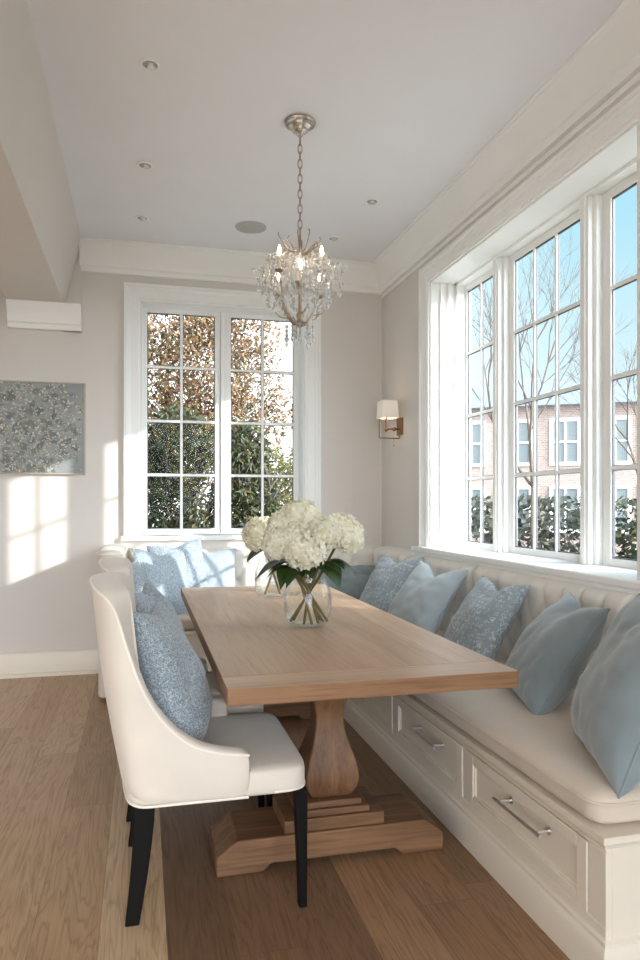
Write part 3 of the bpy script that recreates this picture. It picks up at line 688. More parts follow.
pillow('pale vine print pillow with a sharp corner, in the middle of the far left heap', M['vine2'], (.19, 5.24, Z0), 306, 22, .46, .52, .17, .05, 6, 9)
pillow('blue vine print pillow leaning against the upholstered bench end', M['vine'], (.04, 5.19, Z0), 335, 14, .38, .46, .15, .05, -4, 10)

# ------------------------------------------------------------------ dining chairs
def chair_shell():
    """one continuous slip of side, back and side; local x forward, y across (centre 0), z up"""
    hw = .34
    # (bottom x, bottom y, top x, top y, top z) half outline from front arm to middle of back
    half = [(.350, hw, .352, hw, .532), (.29, hw, .29, hw, .538), (.225, hw, .2275, hw+.002, .550), (.165, hw, .150, hw+.003, .582), (.11, hw, .075, hw+.004, .650),
            (.065, hw, .012, hw+.004, .745), (.03, hw, -.035, hw+.002, .870), (.0, hw-.006, -.075, hw-.006, 1.000), (-.022, hw-.024, -.105, hw-.026, 1.048), (-.042, hw-.06, -.132, hw-.068, 1.066),
            (-.055, .20, -.155, .19, 1.078), (-.062, .10, -.168, .095, 1.084), (-.064, 0, -.172, 0, 1.086)]
    path = [(a, -b, c_, -d, e) for a, b, c_, d, e in half]+[(a, b, c_, d, e) for a, b, c_, d, e in half[-2::-1]]
    m = len(path); rows = 12; z0 = .392; T = .062
    bt = [V((p[0], p[1], z0)) for p in path]; tp = [V((p[2], p[3], p[4])) for p in path]
    # inward normals
    nr = []
    for i in range(m):
        d = (tp[min(i+1, m-1)]-tp[max(i-1, 0)]); d.z = 0; d.normalize(); nr.append(V((-d.y, d.x, 0)))
    ctr = V((.2, 0, 0))
    nr = [n if n.dot(ctr-V((p.x, p.y, 0))) > 0 else -n for n, p in zip(nr, tp)]
    ring = []
    for i in range(m):
        col = []
        thick = T*(1.0+.65*min(1, max(0, (tp[i].z-.70)/.3)))
        for j in range(rows+1):                                  # outside, going up
            t = j/rows; p = bt[i].lerp(tp[i], t)
            bulge = .012*math.sin(PI*t)
            col.append(p-nr[i]*bulge)
        for k in (1, 2, 3, 4, 5):                                    # over the rounded top
            a = PI*k/6; col.append(tp[i]+nr[i]*thick*(1-math.cos(a))/2+V((0, 0, .012*math.sin(a))))
        ib = bt[i]+nr[i]*thick; it = tp[i]+nr[i]*thick
        for j in range(rows, -1, -1):
            t = j/rows; p = ib.lerp(it, t); col.append(p-nr[i]*.006*math.sin(PI*t))
        ring.append(col)
    h = len(ring[0]); g = MB(); g.v = [tuple(p) for col in ring for p in col]
    g.f = [(i*h+j, (i+1)*h+j, (i+1)*h+(j+1) % h, i*h+(j+1) % h) for i in range(m-1) for j in range(h)]
    g.f += [tuple(range(h)), tuple(range((m-1)*h, m*h))]
    edge = [c_[rows]+n*.001+V((0, 0, -.001)) for c_, n in zip(ring, nr)]; edge[0].x -= .012; edge[-1].x -= .012
    low = [c_[0]+n*.003+V((0, 0, .003)) for c_, n in zip(ring, nr)]; low[0].x -= .012; low[-1].x -= .012
    front = [[c_[j]+V((.002, 0, 0)) for j in range(rows+1)] for c_ in (ring[0], ring[-1])]
    return g, edge, low, front
def smooth_path(pts, n=4):
    out = []; P = [V(p) for p in pts]
    for i in range(len(P)-1):
        p0, p1, p2, p3 = P[max(i-1, 0)], P[i], P[i+1], P[min(i+2, len(P)-1)]
        for k in range(n):
            t = k/n; out.append(.5*((2*p1)+(p2-p0)*t+(2*p0-5*p1+4*p2-p3)*t*t+(3*p1-p0-3*p2+p3)*t**3))
    return out+[P[-1]]
def make_chair():
    t = thing('dining_chair', 'cream upholstered dining chair with black legs nearest the camera at the table', 'chair', (0, 0, 0), 0, 'cream dining chairs along the table')
    g, edge, low, front = chair_shell()
    bk = g.build('backrest', M['linen'], t, smooth=1.1, sub=1)
    MB().tube(smooth_path(edge), .0045, 6).tube(smooth_path(low), .0045, 6).build('piping', M['pipe'], bk)
    s = MB()
    def seat(u, v):
        # superellipse slab, slightly crowned
        a = u*2*PI; ce, se = math.cos(a), math.sin(a); p = 9.
        rx = math.copysign(abs(ce)**(2/p), ce); ry = math.copysign(abs(se)**(2/p), se)
        prof = [(.0, .392), (.97, .392), (.995, .400), (1, .415), (1, .448), (.992, .464), (.97, .473), (.85, .478), (.6, .482), (.3, .484), (0.001, .485)]
        k = v*(len(prof)-1); i = min(int(k), len(prof)-2); f = k-i
        r = prof[i][0]*(1-f)+prof[i+1][0]*f; z = prof[i][1]*(1-f)+prof[i+1][1]*f
        return (.2475+.2975*rx*r, ry*.334*r, z)
    s.grid(seat, 64, 10, True).build('seat', M['linen'], t, smooth=.9)
    lo = [seat(i/64, .2) for i in range(-15, 16)]
    MB().tube([(p[0]+.001, p[1], p[2]) for p in lo], .004, 6).build('piping', M['pipe'], t)
    for sy in (-1, 1):
        f = MB()
        f.add([(.537+dx*.026*k, sy*(.304)+dy*.026*k, z) for z, k in ((0, .62), (.395, 1.0)) for dx, dy in ((-1.6, -1), (.0, -1), (.0, 1), (-1.6, 1))],
              [(0, 1, 2, 3), (7, 6, 5, 4), (0, 4, 5, 1), (1, 5, 6, 2), (2, 6, 7, 3), (3, 7, 4, 0)])
        f.build('leg', M['black'], t, bevel=.003)
        r = MB(); rows = []
        for k in range(7):
            u = k/6; z = .40*(1-u); x = .012-.040*u**1.6; w = .036*(1-.36*u)
            rows += [(x-w, sy*.272-.022*(1-.2*u), z), (x+w*.9, sy*.272-.022*(1-.2*u), z), (x+w*.9, sy*.272+.022*(1-.2*u), z), (x-w, sy*.272+.022*(1-.2*u), z)]
        r.add(rows, [(k*4+a, k*4+(a+1) % 4, k*4+4+(a+1) % 4, k*4+4+a) for k in range(6) for a in range(4)]+[(0, 1, 2, 3), (27, 26, 25, 24)])
        r.build('leg', M['black'], t, bevel=.003)
    return t
ch = make_chair(); ch.location = (-.002, 2.63, 0)
c2 = copy_tree(ch); c2.location = (-.015, 3.40, 0); c2['label'] = 'cream upholstered dining chair behind the nearest one, further along the table'
pillow('blue vine print pillow on the nearest dining chair', M['vine'], (.185, 2.60, .487), -10, 20, .47, .54, .22, .05, 3, 11, 'patterned pillows on the dining chairs')
pillow('blue vine print pillow on the farther dining chair, sunlit on top', M['vine2'], (.17, 3.36, .487), -10, 20, .47, .54, .22, .12, -2, 12, 'patterned pillows on the dining chairs')

# ------------------------------------------------------------------ table
TX0, TX1, TY0, TY1, TZ = .262, 1.285, 2.25, 5.02, .76
TO = V(((TX0+TX1)/2, 3.6, 0))
tb = thing('dining_table', 'long bleached oak trestle table standing between the chairs and the bench', 'table', TO)
MB().box(TX0, TX1, TY0+.17, TY1-.17, .703, TZ).build('tabletop', M['table'], tb, TO, bevel=.003)
SIDE_SHADED = [bpy.data.objects['tabletop']]
for a, d in ((TY0, TY0+.1695), (TY1-.1695, TY1)):
    SIDE_SHADED.append(MB().box(TX0, TX1, a, d, .703, TZ).build('breadboard_end', M['tablex'], tb, TO, bevel=.003))
for o_ in SIDE_SHADED:                      # side faces take a darker, warmer oak tone: their shade painted into the colour
    o_.data.materials.append(M['edge'])
    for p_ in o_.data.polygons:
        if abs(p_.normal.z) < .5: p_.material_index = 1
MB().box(TX0+.16, TX1-.16, 2.5, TY1-.25, .672, .703).build('apron', M['edge'], tb, TO, bevel=.003)
def pedestal(yc):
    xc = .705
    hx = .44
    FP = [(-hx, 0), (-hx+.17, 0), (-hx+.20, .028), (hx-.20, .028), (hx-.17, 0), (hx, 0), (hx, .070), (hx-.075, .125), (-hx+.075, .125), (-hx, .070)]
    ft = MB().prism(FP, yc-.135, yc+.135, lambda p, q, t: (xc-.005+p, t, q)).build('foot', M['pedx'], tb, TO, bevel=.006, smooth=.3)
    bs = MB()
    for hw, hy, z0, z1 in ((.195, .125, .125, .172), (.140, .112, .172, .197), (.112, .100, .197, .222)): bs.box(xc-hw, xc+hw, yc-hy, yc+hy, z0, z1)
    bs.build('step_block', M['pedx'], tb, TO, bevel=.004, smooth=.3)
    pr = [(.074, .222), (.084, .236), (.098, .262), (.105, .292), (.104, .322), (.095, .362), (.080, .405), (.065, .45), (.056, .495), (.055, .535), (.063, .575), (.078, .612), (.090, .64), (.090, .672)]
    vs = []; 
    for w, z in pr:
        k = w; vs += [(xc-k, yc-k*.92, z), (xc+k, yc-k*.92, z), (xc+k, yc+k*.92, z), (xc-k, yc+k*.92, z)]
    n = len(pr)
    MB().add(vs, [(i*4+a, i*4+(a+1) % 4, i*4+4+(a+1) % 4, i*4+4+a) for i in range(n-1) for a in range(4)]+[(0, 1, 2, 3), (n*4-1, n*4-2, n*4-3, n*4-4)]).build('pedestal', M['ped'], tb, TO, bevel=.006, smooth=.7)
pedestal(2.70); pedestal(4.45)

# ------------------------------------------------------------------ vases and hydrangeas
def vase(loc, label):
    t = thing('glass_vase', label, 'vase', loc, 0, 'glass vases on the table')
    outer = [(.02, .0), (.075, .002), (.092, .012), (.108, .045), (.116, .085), (.117, .12), (.111, .165), (.098, .205), (.090, .232), (.092, .25), (.100, .262)]
    inner = [(r-.004, z+(.0)) for r, z in outer[::-1][:-2]]+[(.07, .012), (.01, .012)]
    MB().lathe(outer+inner, seg=48).build('glass_body', M['vase'], t, smooth=1.2)
    wz = [(.01, .0135), (.07, .014), (.087, .018), (.103, .046), (.111, .085), (.112, .12), (.107, .155), (.01, .1551)]
    MB().lathe(wz, seg=40).build('water', M['water'], t, smooth=1.0)
    return t
VA, VB_ = V((.772, 3.32, TZ)), V((.79, 4.36, TZ))
vase(VA, 'round clear glass vase full of olive stems on the table, nearer of the two')
vase(VB_, 'clear glass vase further back on the table, half hidden behind the hydrangeas')
def head_mesh(seed, r):
    rnd = random.Random(seed); g = MB()
    nfl = 170; ga = PI*(3-5**.5)
    for k in range(nfl):
        zz = 1-1.72*(k+.5)/nfl; rr = math.sqrt(max(0, 1-zz*zz)); a = ga*k+rnd.uniform(-.12, .12)
        lump = 1+.16*noise.noise(V((rr*math.cos(a)*2.2+seed, rr*math.sin(a)*2.2, zz*2.2)))
        n = V((rr*math.cos(a), rr*math.sin(a), zz)); c = n*r*lump*rnd.uniform(.93, 1.04); c.z *= .86
        nn = (n+V((rnd.uniform(-.35, .35), rnd.uniform(-.35, .35), rnd.uniform(-.35, .35)))).normalized()
        u = nn.orthogonal().normalized(); w = nn.cross(u); th = rnd.uniform(0, PI); s = r*rnd.uniform(.20, .26)
        for q in range(4):
            b = th+q*PI/2; d = u*math.cos(b)+w*math.sin(b); e = nn.cross(d)
            g.add([c, c+d*s*.55+e*s*.46+nn*s*.10, c+d*s*1.0+nn*s*.30, c+d*s*.55-e*s*.46+nn*s*.10], [(0, 1, 2), (0, 2, 3)])
    # inner core keeps the mop-head opaque
    g.sphere((0, 0, 0), r*.84, 14, 9, (1, 1, .84))
    return g
def leaf(g, base, dirv, Lg, W, droop):
    d = V(dirv).normalized(); side = d.cross(V((0, 0, 1))).normalized(); nrm = side.cross(d)
    rows = 8; vs = []
    for i in range(rows+1):
        t = i/rows; w = W*math.sin(PI*min(1, t**.8*1.0))*(1.0)
        p = V(base)+d*Lg*t+V((0, 0, -droop*t*t))
        vs += [p-side*w+nrm*w*.25, p, p+side*w+nrm*w*.25]
    g.add(vs, [(i*3+k, i*3+k+1, i*3+4+k, i*3+3+k) for i in range(rows) for k in range(2)])
def hydrangea(label, head, base, foot, r, seed, leaves, group):
    """head and foot are world points; the stem runs from foot in the water through the vase neck"""
    h = V(head); o = thing('hydrangea', label, 'flower', h, 0, group)
    r *= .97; fh = head_mesh(seed, r)
    ob = fh.build('flower_head', M['petal'], o, smooth=0)
    ax = (h-V(base)).normalized(); ob.rotation_euler = V((0, 0, 1)).rotation_difference((ax+V((0, -.25, .4))).normalized()).to_euler()
    neck = V(base)
    MB().tube([q-h for q in smooth_path([V(foot), neck, h-ax*r*.4], 6)], .0068, 8).build('stem', M['stem'], o)
    rl = random.Random(seed*11+3)
    extra = []
    if group == G1:
        oa = math.atan2(h.y-VA.y, h.x-VA.x)
        for k in range(2):
            a = oa+rl.uniform(-1.0, 1.0); extra.append(((math.cos(a), math.sin(a), rl.uniform(-.25, .05)), rl.uniform(.11, .15), rl.uniform(.036, .048), rl.uniform(.05, .10), rl.uniform(.12, .3)))
    for (dv, Lg, W, dr, off) in list(leaves)+extra:
        g = MB(); leaf(g, (neck.lerp(h, off+.15)-h), (dv[0], dv[1], dv[2]+.12), Lg*.95, W*.92, dr*.8); g.build('leaf', M['hleaf'], o, smooth=1.5)
    return o
G1 = 'white hydrangeas in the near vase'
nk = lambda dx, dy: VA+V((dx*1.25, dy*1.25, .235))
ftp = lambda dx, dy: VA+V((dx*1.15, dy*1.15, .022))
hydrangea('white hydrangea head lowest at the front of the bouquet', VA+V((-.045, -.125, 0.370)), nk(-.02, -.03), ftp(.06, .03), .095, 1, [((-.8, -.7, -.1), .15, .05, .12, .3)], G1)
hydrangea('white hydrangea head at the right end of the bouquet', VA+V((.165, -.02, 0.440)), nk(.045, 0), ftp(-.07, .02), .105, 2, [((.9, -.5, .0), .16, .06, .13, .2), ((.3, -.9, -.1), .14, .055, .12, .1)], G1)
hydrangea('white hydrangea head on top of the bouquet at its middle', VA+V((-.035, .03, 0.520)), nk(0, .03), ftp(.03, -.06), .095, 3, [], G1)
hydrangea('white hydrangea head at the left shoulder of the bouquet, above a drooping leaf', VA+V((-.150, -.05, 0.400)), nk(-.045, 0), ftp(.06, -.03), .080, 4, [((-1, -.25, 0), .18, .058, .12, .3), ((-.5, -.85, -.1), .15, .05, .13, .2)], G1)
hydrangea('white hydrangea head right of the bouquet middle, facing the camera', VA+V((.062, -.085, 0.445)), nk(.02, -.03), ftp(-.05, .05), .085, 5, [((.5, -.8, -.1), .15, .05, .12, .1)], G1)
hydrangea('white hydrangea head at the back of the bouquet', VA+V((.05, .10, 0.460)), nk(.02, .045), ftp(-.03, -.06), .09, 6, [((.6, .7, 0), .15, .05, .08, .3)], G1)
hydrangea('small white hydrangea head between the top and the left of the bouquet', VA+V((-.12, .02, 0.480)), nk(-.03, .02), ftp(.0, -.075), .075, 9, [], G1)
hydrangea('small white hydrangea head low at the left, tucked behind the front head', VA+V((-.085, -.08, 0.420)), nk(-.03, -.015), ftp(.08, -.02), .068, 10, [], G1)
G2 = 'white hydrangeas in the far vase'
nk2 = lambda dx, dy: VB_+V((dx, dy, .245)); ft2 = lambda dx, dy: VB_+V((dx, dy, .022))
hydrangea('creamy hydrangea head at the far left of the flowers, over the farther vase', VB_+V((-.08, -.05, 0.400)), nk2(-.03, -.02), ft2(.05, .02), .115, 7, [((-.9, -.5, -.1), .16, .055, .09, .2)], G2)
hydrangea('white hydrangea head over the farther vase, hidden behind the near bouquet', VB_+V((.09, .02, 0.420)), nk2(.03, 0), ft2(-.05, .0), .11, 8, [((.7, -.6, -.1), .15, .05, .1, .3)], G2)

# ------------------------------------------------------------------ chandelier
def chandelier(loc):
    t = thing('chandelier', 'silvered chandelier with candle bulbs and crystal drops hanging over the table', 'chandelier', loc)
    z = lambda w: w-loc[2]
    MB().lathe([(.01, 0), (.082, 0), (.086, -.008), (.080, -.018), (.066, -.022), (.062, -.032), (.044, -.042), (.040, -.054), (.022, -.064), (.014, -.078), (.004, -.082)], seg=36).build('canopy', M['chrome'], t)
    top, bot = -.085, z(2.80); n = 13; st = (top-bot)/n
    for k in range(n):
        zc = top-st*(k+.5); g = MB()
        lw, lh = (.011, st*.62) if k % 2 else (.011, st*.62)
        pts = []
        for i in range(17):
            a = 2*PI*i/16; x = lw*math.copysign(abs(math.cos(a))**.7, math.cos(a)); zz = lh*math.copysign(abs(math.sin(a))**.8, math.sin(a))
            pts.append((x, 0, zc+zz) if k % 2 else (0, x, zc+zz))
        g.tube(pts, .0026, 6).build('chain_link', M['silverleaf'], t)
    c0 = z(2.74)
    MB().tube([(0, 0, z(2.805)), (0, 0, z(2.31))], .006, 10).lathe([(.003, z(2.30)-0), (.02, z(2.31)), (.026, z(2.325)), (.014, z(2.345)), (.022, z(2.37)), (.010, z(2.39))], seg=20).build('stem', M['silverleaf'], t)
    # twig crown at the top
    cr = MB(); rnd = random.Random(3)
    for k in range(10):
        a = 2*PI*k/10; d = V((math.cos(a), math.sin(a), 0))
        cr.tube(smooth_path([V((0, 0, z(2.70))), d*.04+V((0, 0, z(2.705))), d*.075+V((0, 0, z(2.735))), d*(.10+.02*(k % 2))+V((0, 0, z(2.755+.02*(k % 3)))), d*(.085+.03*(k % 2))+V((0, 0, z(2.775+.015*(k % 3)))) ], 4), .0032, 6)
    cr.build('twig_crown', M['silverleaf'], t)
    arms = []
    for k in range(6):
        a = 2*PI*k/6+.35; d = V((math.cos(a), math.sin(a), 0)); s_ = V((-d.y, d.x, 0)); Rr = .130
        zt = 2.575 if k % 2 else 2.48
        pth = smooth_path([V((0, 0, z(2.325))), d*.04+V((0, 0, z(2.325))), d*.078+V((0, 0, z(2.375))), d*.108+V((0, 0, z(2.45))), d*Rr+V((0, 0, z(zt)))], 6)
        ar = MB().tube(pth, [.0075-.003*i/(len(pth)-1) for i in range(len(pth))], 8)
        ar.tube(smooth_path([d*.07+V((0, 0, z(2.36))), d*.11+s_*.02+V((0, 0, z(2.365))), d*.135+s_*.035+V((0, 0, z(2.395)))], 4), .0032, 6)
        ar = ar.build('arm', M['silverleaf'], t)
        c = d*Rr
        MB().lathe([(.004, 0), (.014, .003), (.024, .012), (.025, .016), (.012, .017)], (c.x, c.y, z(zt)), 20).build('drip_cup', M['silverleaf'], ar)
        MB().lathe([(.0095, .0), (.0095, .075), (.006, .076)], (c.x, c.y, z(zt)+.016), 16).build('candle_sleeve', M['candle'], ar)
        MB().lathe([(.003, 0), (.0085, .010), (.0105, .024), (.007, .040), (.002, .056)], (c.x, c.y, z(zt)+.092), 14).build('bulb', M['bulb'], ar)
    # crystal sprays: wires with faceted drops
    def drop(g, p, s):
        g.lathe([(.0005, -1.6*s), (.72*s, -.55*s), (s*.8, -.1*s), (.45*s, .6*s), (.0005, 1.1*s)], p, 6, False)
    count = 0
    for k in range(24):
        a = 2*PI*k/24+.1; d = V((math.cos(a), math.sin(a), 0)); Rr = .165+.07*((k*7) % 5)/4
        zt = 2.62+.07*((k*5) % 4)/3
        w = MB().tube(smooth_path([d*.02+V((0, 0, z(2.70))), d*.10+V((0, 0, z(2.70))), d*.17+V((0, 0, z(2.66))), d*Rr+V((0, 0, z(zt-.06)))], 3), .0012, 4)
        w = w.build('crystal_wire', M['silverleaf'], t)
        g = MB(); zz = zt-.07; q = 0; line = []
        for e in range(5):
            x = d*(.07+.024*e+rnd.uniform(-.006, .006)); p = V((x.x+rnd.uniform(-.012, .012), x.y+rnd.uniform(-.012, .012), z(2.67-.006*e+rnd.uniform(-.015, .02)))); line.append(p); drop(g, p, .011)
        while zz > 2.35+.11*((k*3) % 5)/4+.02:
            x = d*(Rr-.008*q*(.6 if zz > 2.45 else 1.1)); sz = .0105 if q % 3 else .0145
            p = V((x.x+rnd.uniform(-.010, .010), x.y+rnd.uniform(-.010, .010), z(zz))); line.append(p)
            drop(g, p, sz); zz -= .021; q += 1
        g.tube(line, .0011, 4)
        g.build('crystal_strand', M['crystal'], t, smooth=0)
    for k in range(14):
        a = 2*PI*k/14; Rr = .045+.05*(k % 3)/2; g = MB(); g.tube([(Rr*math.cos(a), Rr*math.sin(a), z(2.36)), (Rr*math.cos(a), Rr*math.sin(a), z(2.23))], .001, 4)
        for q in range(4): drop(g, (Rr*math.cos(a), Rr*math.sin(a), z(2.315-.022*q-.012*(k % 3))), .0085 if q < 3 else .014)
        g.build('crystal_pendant', M['crystal'], t, smooth=0)
    for k in range(12):
        a = 2*PI*k/12+.2; d = V((math.cos(a), math.sin(a), 0)); g = MB()
        for q in range(3): x = d*(.20+.03*q); drop(g, (x.x+rnd.uniform(-.01, .01), x.y+rnd.uniform(-.01, .01), z(2.60-.01*q+.04*(k % 2))), .010)
        g.tube([d*.15+V((0, 0, z(2.60))), d*.27+V((0, 0, z(2.59+.04*(k % 2))))], .001, 4).build('crystal_spray', M['crystal'], t, smooth=0)
    return t
chandelier((.831, 3.76, ZC))

# ------------------------------------------------------------------ sconce
sy, sz = 5.44, 1.97
sn = thing('wall_sconce', 'brass wall sconce with a white square shade, right of the back window', 'sconce', (XW, sy, sz))
MB().box(-.018, 0, -.055, .055, -.07, .07).build('backplate', M['bronze'], sn, bevel=.004)
MB().tube([(-.01, 0, -.02), (-.125, 0, -.02)], .008, 10).sphere((-.06, 0, -.02), .018).tube([(-.125, 0, -.03), (-.125, 0, .09)], .007, 10).sphere((-.125, 0, -.03), .014).build('arm', M['bronze'], sn)
MB().tube([(-.185, 0, .06), (-.185, 0, -.095)], .0045, 8).tube([(-.185, 0, -.095), (-.015, 0, -.095)], .0045, 8).tube([(-.015, 0, -.095), (-.015, 0, -.06)], .0045, 8).build('square_loop', M['bronze'], sn)
MB().tube([(-.06, 0, -.03), (-.06, 0, -.15)], .0012, 5).sphere((-.06, 0, -.155), .006).build('pull_chain', M['bronze'], sn)
sh = MB()
vs = []
for (k, zz) in ((.076, .065), (.067, .205)):
    for dx, dy in ((-1, -1), (1, -1), (1, 1), (-1, 1)): vs.append((-.115+dx*k*.92, dy*k, zz))
sh.add(vs, [(0, 1, 5, 4), (1, 2, 6, 5), (2, 3, 7, 6), (3, 0, 4, 7)])
so = sh.build('lamp_shade', M['shade'], sn, smooth=0)
md = so.modifiers.new('thickness', 'SOLIDIFY'); md.thickness = .003
MB().lathe([(.004, .09), (.02, .105), (.026, .13), (.02, .155), (.004, .165)], (-.115, 0, 0), 16).build('bulb', M['sbulb'], sn)
ld = bpy.data.lights.new('sconce_lamp', 'POINT'); ld.energy = .7; ld.color = (1, .72, .45); ld.shadow_soft_size = .03
lo = bpy.data.objects.new('sconce_lamp', ld); lo.location = (-.105, 0, .125); lo.parent = sn; COL.objects.link(lo)

# ------------------------------------------------------------------ ceiling fittings
def spot(x, y, label):
    t = thing('recessed_light', label, 'ceiling light', (x, y, ZC), 0, 'recessed ceiling spotlights')
    MB().lathe([(.034, 0), (.048, 0), (.050, -.003), (.047, -.006), (.036, -.006), (.034, 0)], seg=32, caps=False).build('trim_ring', M['trim'], t)
    MB().lathe([(.004, -.003), (.034, -.003), (.034, -.0012), (.004, -.0012)], seg=24).build('reflector', M['dark'], t)
    MB().lathe([(.003, -.018), (.018, -.016), (.022, -.003), (.003, -.003)], (.006, .006, 0), 20).build('lamp_face', M['nickel'], t)
spot(.037, 3.436, 'recessed ceiling spotlight nearest the camera, top left of the ceiling')
spot(.018, 4.47, 'recessed ceiling spotlight in the middle of the left row')
spot(0., 5.30, 'recessed ceiling spotlight closest to the back wall on the left')
spot(1.526, 4.625, 'recessed ceiling spotlight right of the chandelier')
spot(1.45, 5.35, 'recessed ceiling spotlight beside the chandelier crown near the back wall')
sp = thing('ceiling_speaker', 'round flat grey speaker grille in the ceiling left of the chandelier', 'speaker', (.79, 5.28, ZC))
MB().lathe([(.003, -.006), (.104, -.006), (.108, -.004), (.108, 0), (.003, 0)], seg=40).build('grille', M['grille'], sp)
MB().lathe([(.108, 0), (.116, 0), (.116, -.006), (.108, -.007), (.108, 0)], seg=40, caps=False).build('rim', M['grille'], sp)

# ------------------------------------------------------------------ painting
pt = thing('painting', 'blue-grey canvas painting of white blossom hung on the left wall', 'painting', (-.99, YB-.02, 1.93))
MB().box(-.545, .545, -.018, .018, -.345, .352).build('canvas', M['paint'], pt, bevel=.003)
fr = MB()
for a in ((-.556, .556, -.356, -.346), (-.556, .556, .353, .363), (-.556, -.546, -.356, .363), (.546, .556, -.356, .363)): fr.box(a[0], a[1], -.022, .019, a[2], a[3])
fr.build('frame', plain('pale_silver_frame', lin(186, 178, 166), .4), pt, bevel=.002)

# ------------------------------------------------------------------ outside
MB().box(-60, 80, -60, 90, -.5, -.3).build('ground', M['bounce_ground'], kind=ST)
def leaves_cloud(g, rnd, blobs, n, size):
    tot = sum(b[3]*b[4]*b[5] for b in blobs)
    for (cx, cy, cz, rx, ry, rz) in blobs:
        for _ in range(int(n*rx*ry*rz/tot)):
            while True:
                p = V((rnd.uniform(-1, 1), rnd.uniform(-1, 1), rnd.uniform(-1, 1)))
                if p.length < 1: break
            c = V((cx+p.x*rx, cy+p.y*ry, cz+p.z*rz))
            u = V((rnd.uniform(-1, 1), rnd.uniform(-1, 1), rnd.uniform(-1, 1))).normalized(); w = u.orthogonal().normalized(); s = size*rnd.uniform(.6, 1.3)
            nn = u.cross(w)
            g.add([c-u*s, c+w*s*.42+nn*s*.15, c+u*s, c-w*s*.42+nn*s*.15], [(0, 1, 2, 3)])
def branches(g, rnd, p, d, Lg, r, depth, spread=.6, tips=None):
    n = 3; pts = [V(p)]; dd = V(d)
    for i in range(n):
        dd = (dd+V((rnd.uniform(-1, 1), rnd.uniform(-1, 1), rnd.uniform(-.4, .8)))*.13).normalized(); pts.append(pts[-1]+dd*Lg/n)
    g.tube(pts, [r*(1-.4*i/n) for i in range(n+1)], 6 if depth > 2 else 4, cap=False)
    if depth == 0:
        if tips is not None: tips.append(pts[-1])
        return
    for k in range(3 if depth > 1 else 4):
        a = (dd+V((rnd.uniform(-1, 1), rnd.uniform(-1, 1), rnd.uniform(-.5, .8)))*spread).normalized()
        branches(g, rnd, pts[rnd.choice((2, 3, 3))], a, Lg*rnd.uniform(.6, .8), r*.55, depth-1, spread, tips)
def leafy_tree(name, label, loc, blobs, n, size, mat, seed, trunk=(2.0, .09), extra=None):
    rnd = random.Random(seed); t = thing(name, label, 'tree' if 'tree' in name else 'shrub', loc)
    g = MB(); branches(g, rnd, (0, 0, 0), (0, 0, 1), trunk[0], trunk[1], 3, .75); g.build('trunk', M['bark'], t)
    f = MB(); leaves_cloud(f, rnd, blobs, n, size); f.build('foliage', mat, t, smooth=0)
    if extra:
        f = MB(); leaves_cloud(f, rnd, extra[0], extra[1], size); f.build('foliage', extra[2], t, smooth=0)
    return t
GZ = -.3
leafy_tree('autumn_tree', 'bronze-leaved autumn tree filling the top of the back window', (.55, 10.2, GZ),
           [(-.5, .2, 3.2, .8, .7, 1.0), (.3, 0, 3.5, .7, .7, .9), (.55, .1, 2.8, .6, .6, .7), (-.2, .3, 2.6, .8, .6, .6), (-1.1, .3, 3.0, .6, .6, 1.1), (1.0, .2, 2.75, .55, .5, .5), (1.0, .2, 3.5, .5, .5, .6), (1.45, .2, 3.0, .35, .4, .4), (-.3, .2, 4.2, .9, .7, .6), (.95, .2, 4.15, .55, .6, .6), (.45, .2, 4.3, .6, .6, .5)], 20000, .042, M['autumn'], 5, (1.7, .10))
leafy_tree('evergreen_shrub', 'dark green evergreen shrub in the left leaf of the back window', (.25, 8.3, GZ),
           [(-.1, 0, 1.3, .62, .5, 1.0), (.15, .1, 2.25, .5, .4, .55), (-.35, .1, 2.1, .4, .4, .45)], 8500, .046, M['green'], 6, (1.0, .05))
leafy_tree('evergreen_shrub', 'dark green evergreen shrub in the right leaf of the back window', (1.2, 8.7, GZ),
           [(0, 0, 1.3, .5, .5, .95), (.0, .1, 2.2, .4, .4, .5)], 7000, .046, M['green'], 8, (1.0, .05))
leafy_tree('lime_shrub', 'lime green sunlit shrub at the right edge of the back window', (1.85, 9.0, GZ),
           [(0, 0, 1.3, .5, .5, .9), (.0, .1, 2.0, .45, .4, .4)], 3200, .042, M['lime'], 9, (1.0, .05))
def bare_tree(label, loc, h, seed, depth=5, r=.07):
    rnd = random.Random(seed); t = thing('bare_tree', label, 'tree', loc)
    g = MB(); branches(g, rnd, (0, 0, 0), (0, 0, 1), h, r, depth, .62); g.build('branches', M['bark'], t); return t
bare_tree('bare winter tree with fine branches seen through the middle right window', (6.0, 9.9, GZ), 1.9, 21, 6, .05)
bare_tree('slim bare winter tree seen through the nearest right window', (8.3, 10.4, GZ), 1.7, 24, 5, .06)
def hedge(label, loc, sx, sy, h, n, seed, mat):
    rnd = random.Random(seed); g = MB()
    for _ in range(n):
        c = V((rnd.uniform(-sx, sx), rnd.uniform(-sy, sy), rnd.uniform(0, h)+.08*noise.noise(V((rnd.random()*9, seed, 0)))))
        u = V((rnd.uniform(-1, 1), rnd.uniform(-1, 1), rnd.uniform(-1, 1))).normalized(); w = u.orthogonal().normalized(); s = .07*rnd.uniform(.6, 1.4)
        g.add([c-u*s, c+w*s*.5, c+u*s, c-w*s*.5], [(0, 1, 2, 3)])
    o = g.build('hedge', mat, None, loc, smooth=0) if False else g.build('hedge', mat, None, None, smooth=0)
    o.location = loc; return tag(o, label, 'hedge', None)
hedge('grey-green garden hedge below the middle right window', (6.3, 10.8, GZ), 1.5, .5, 1.75, 4200, 31, M['hedge'])
hedge('low dark hedge at the foot of the nearest right window', (7.6, 9.0, GZ), .9, .6, 1.7, 2600, 32, M['green'])
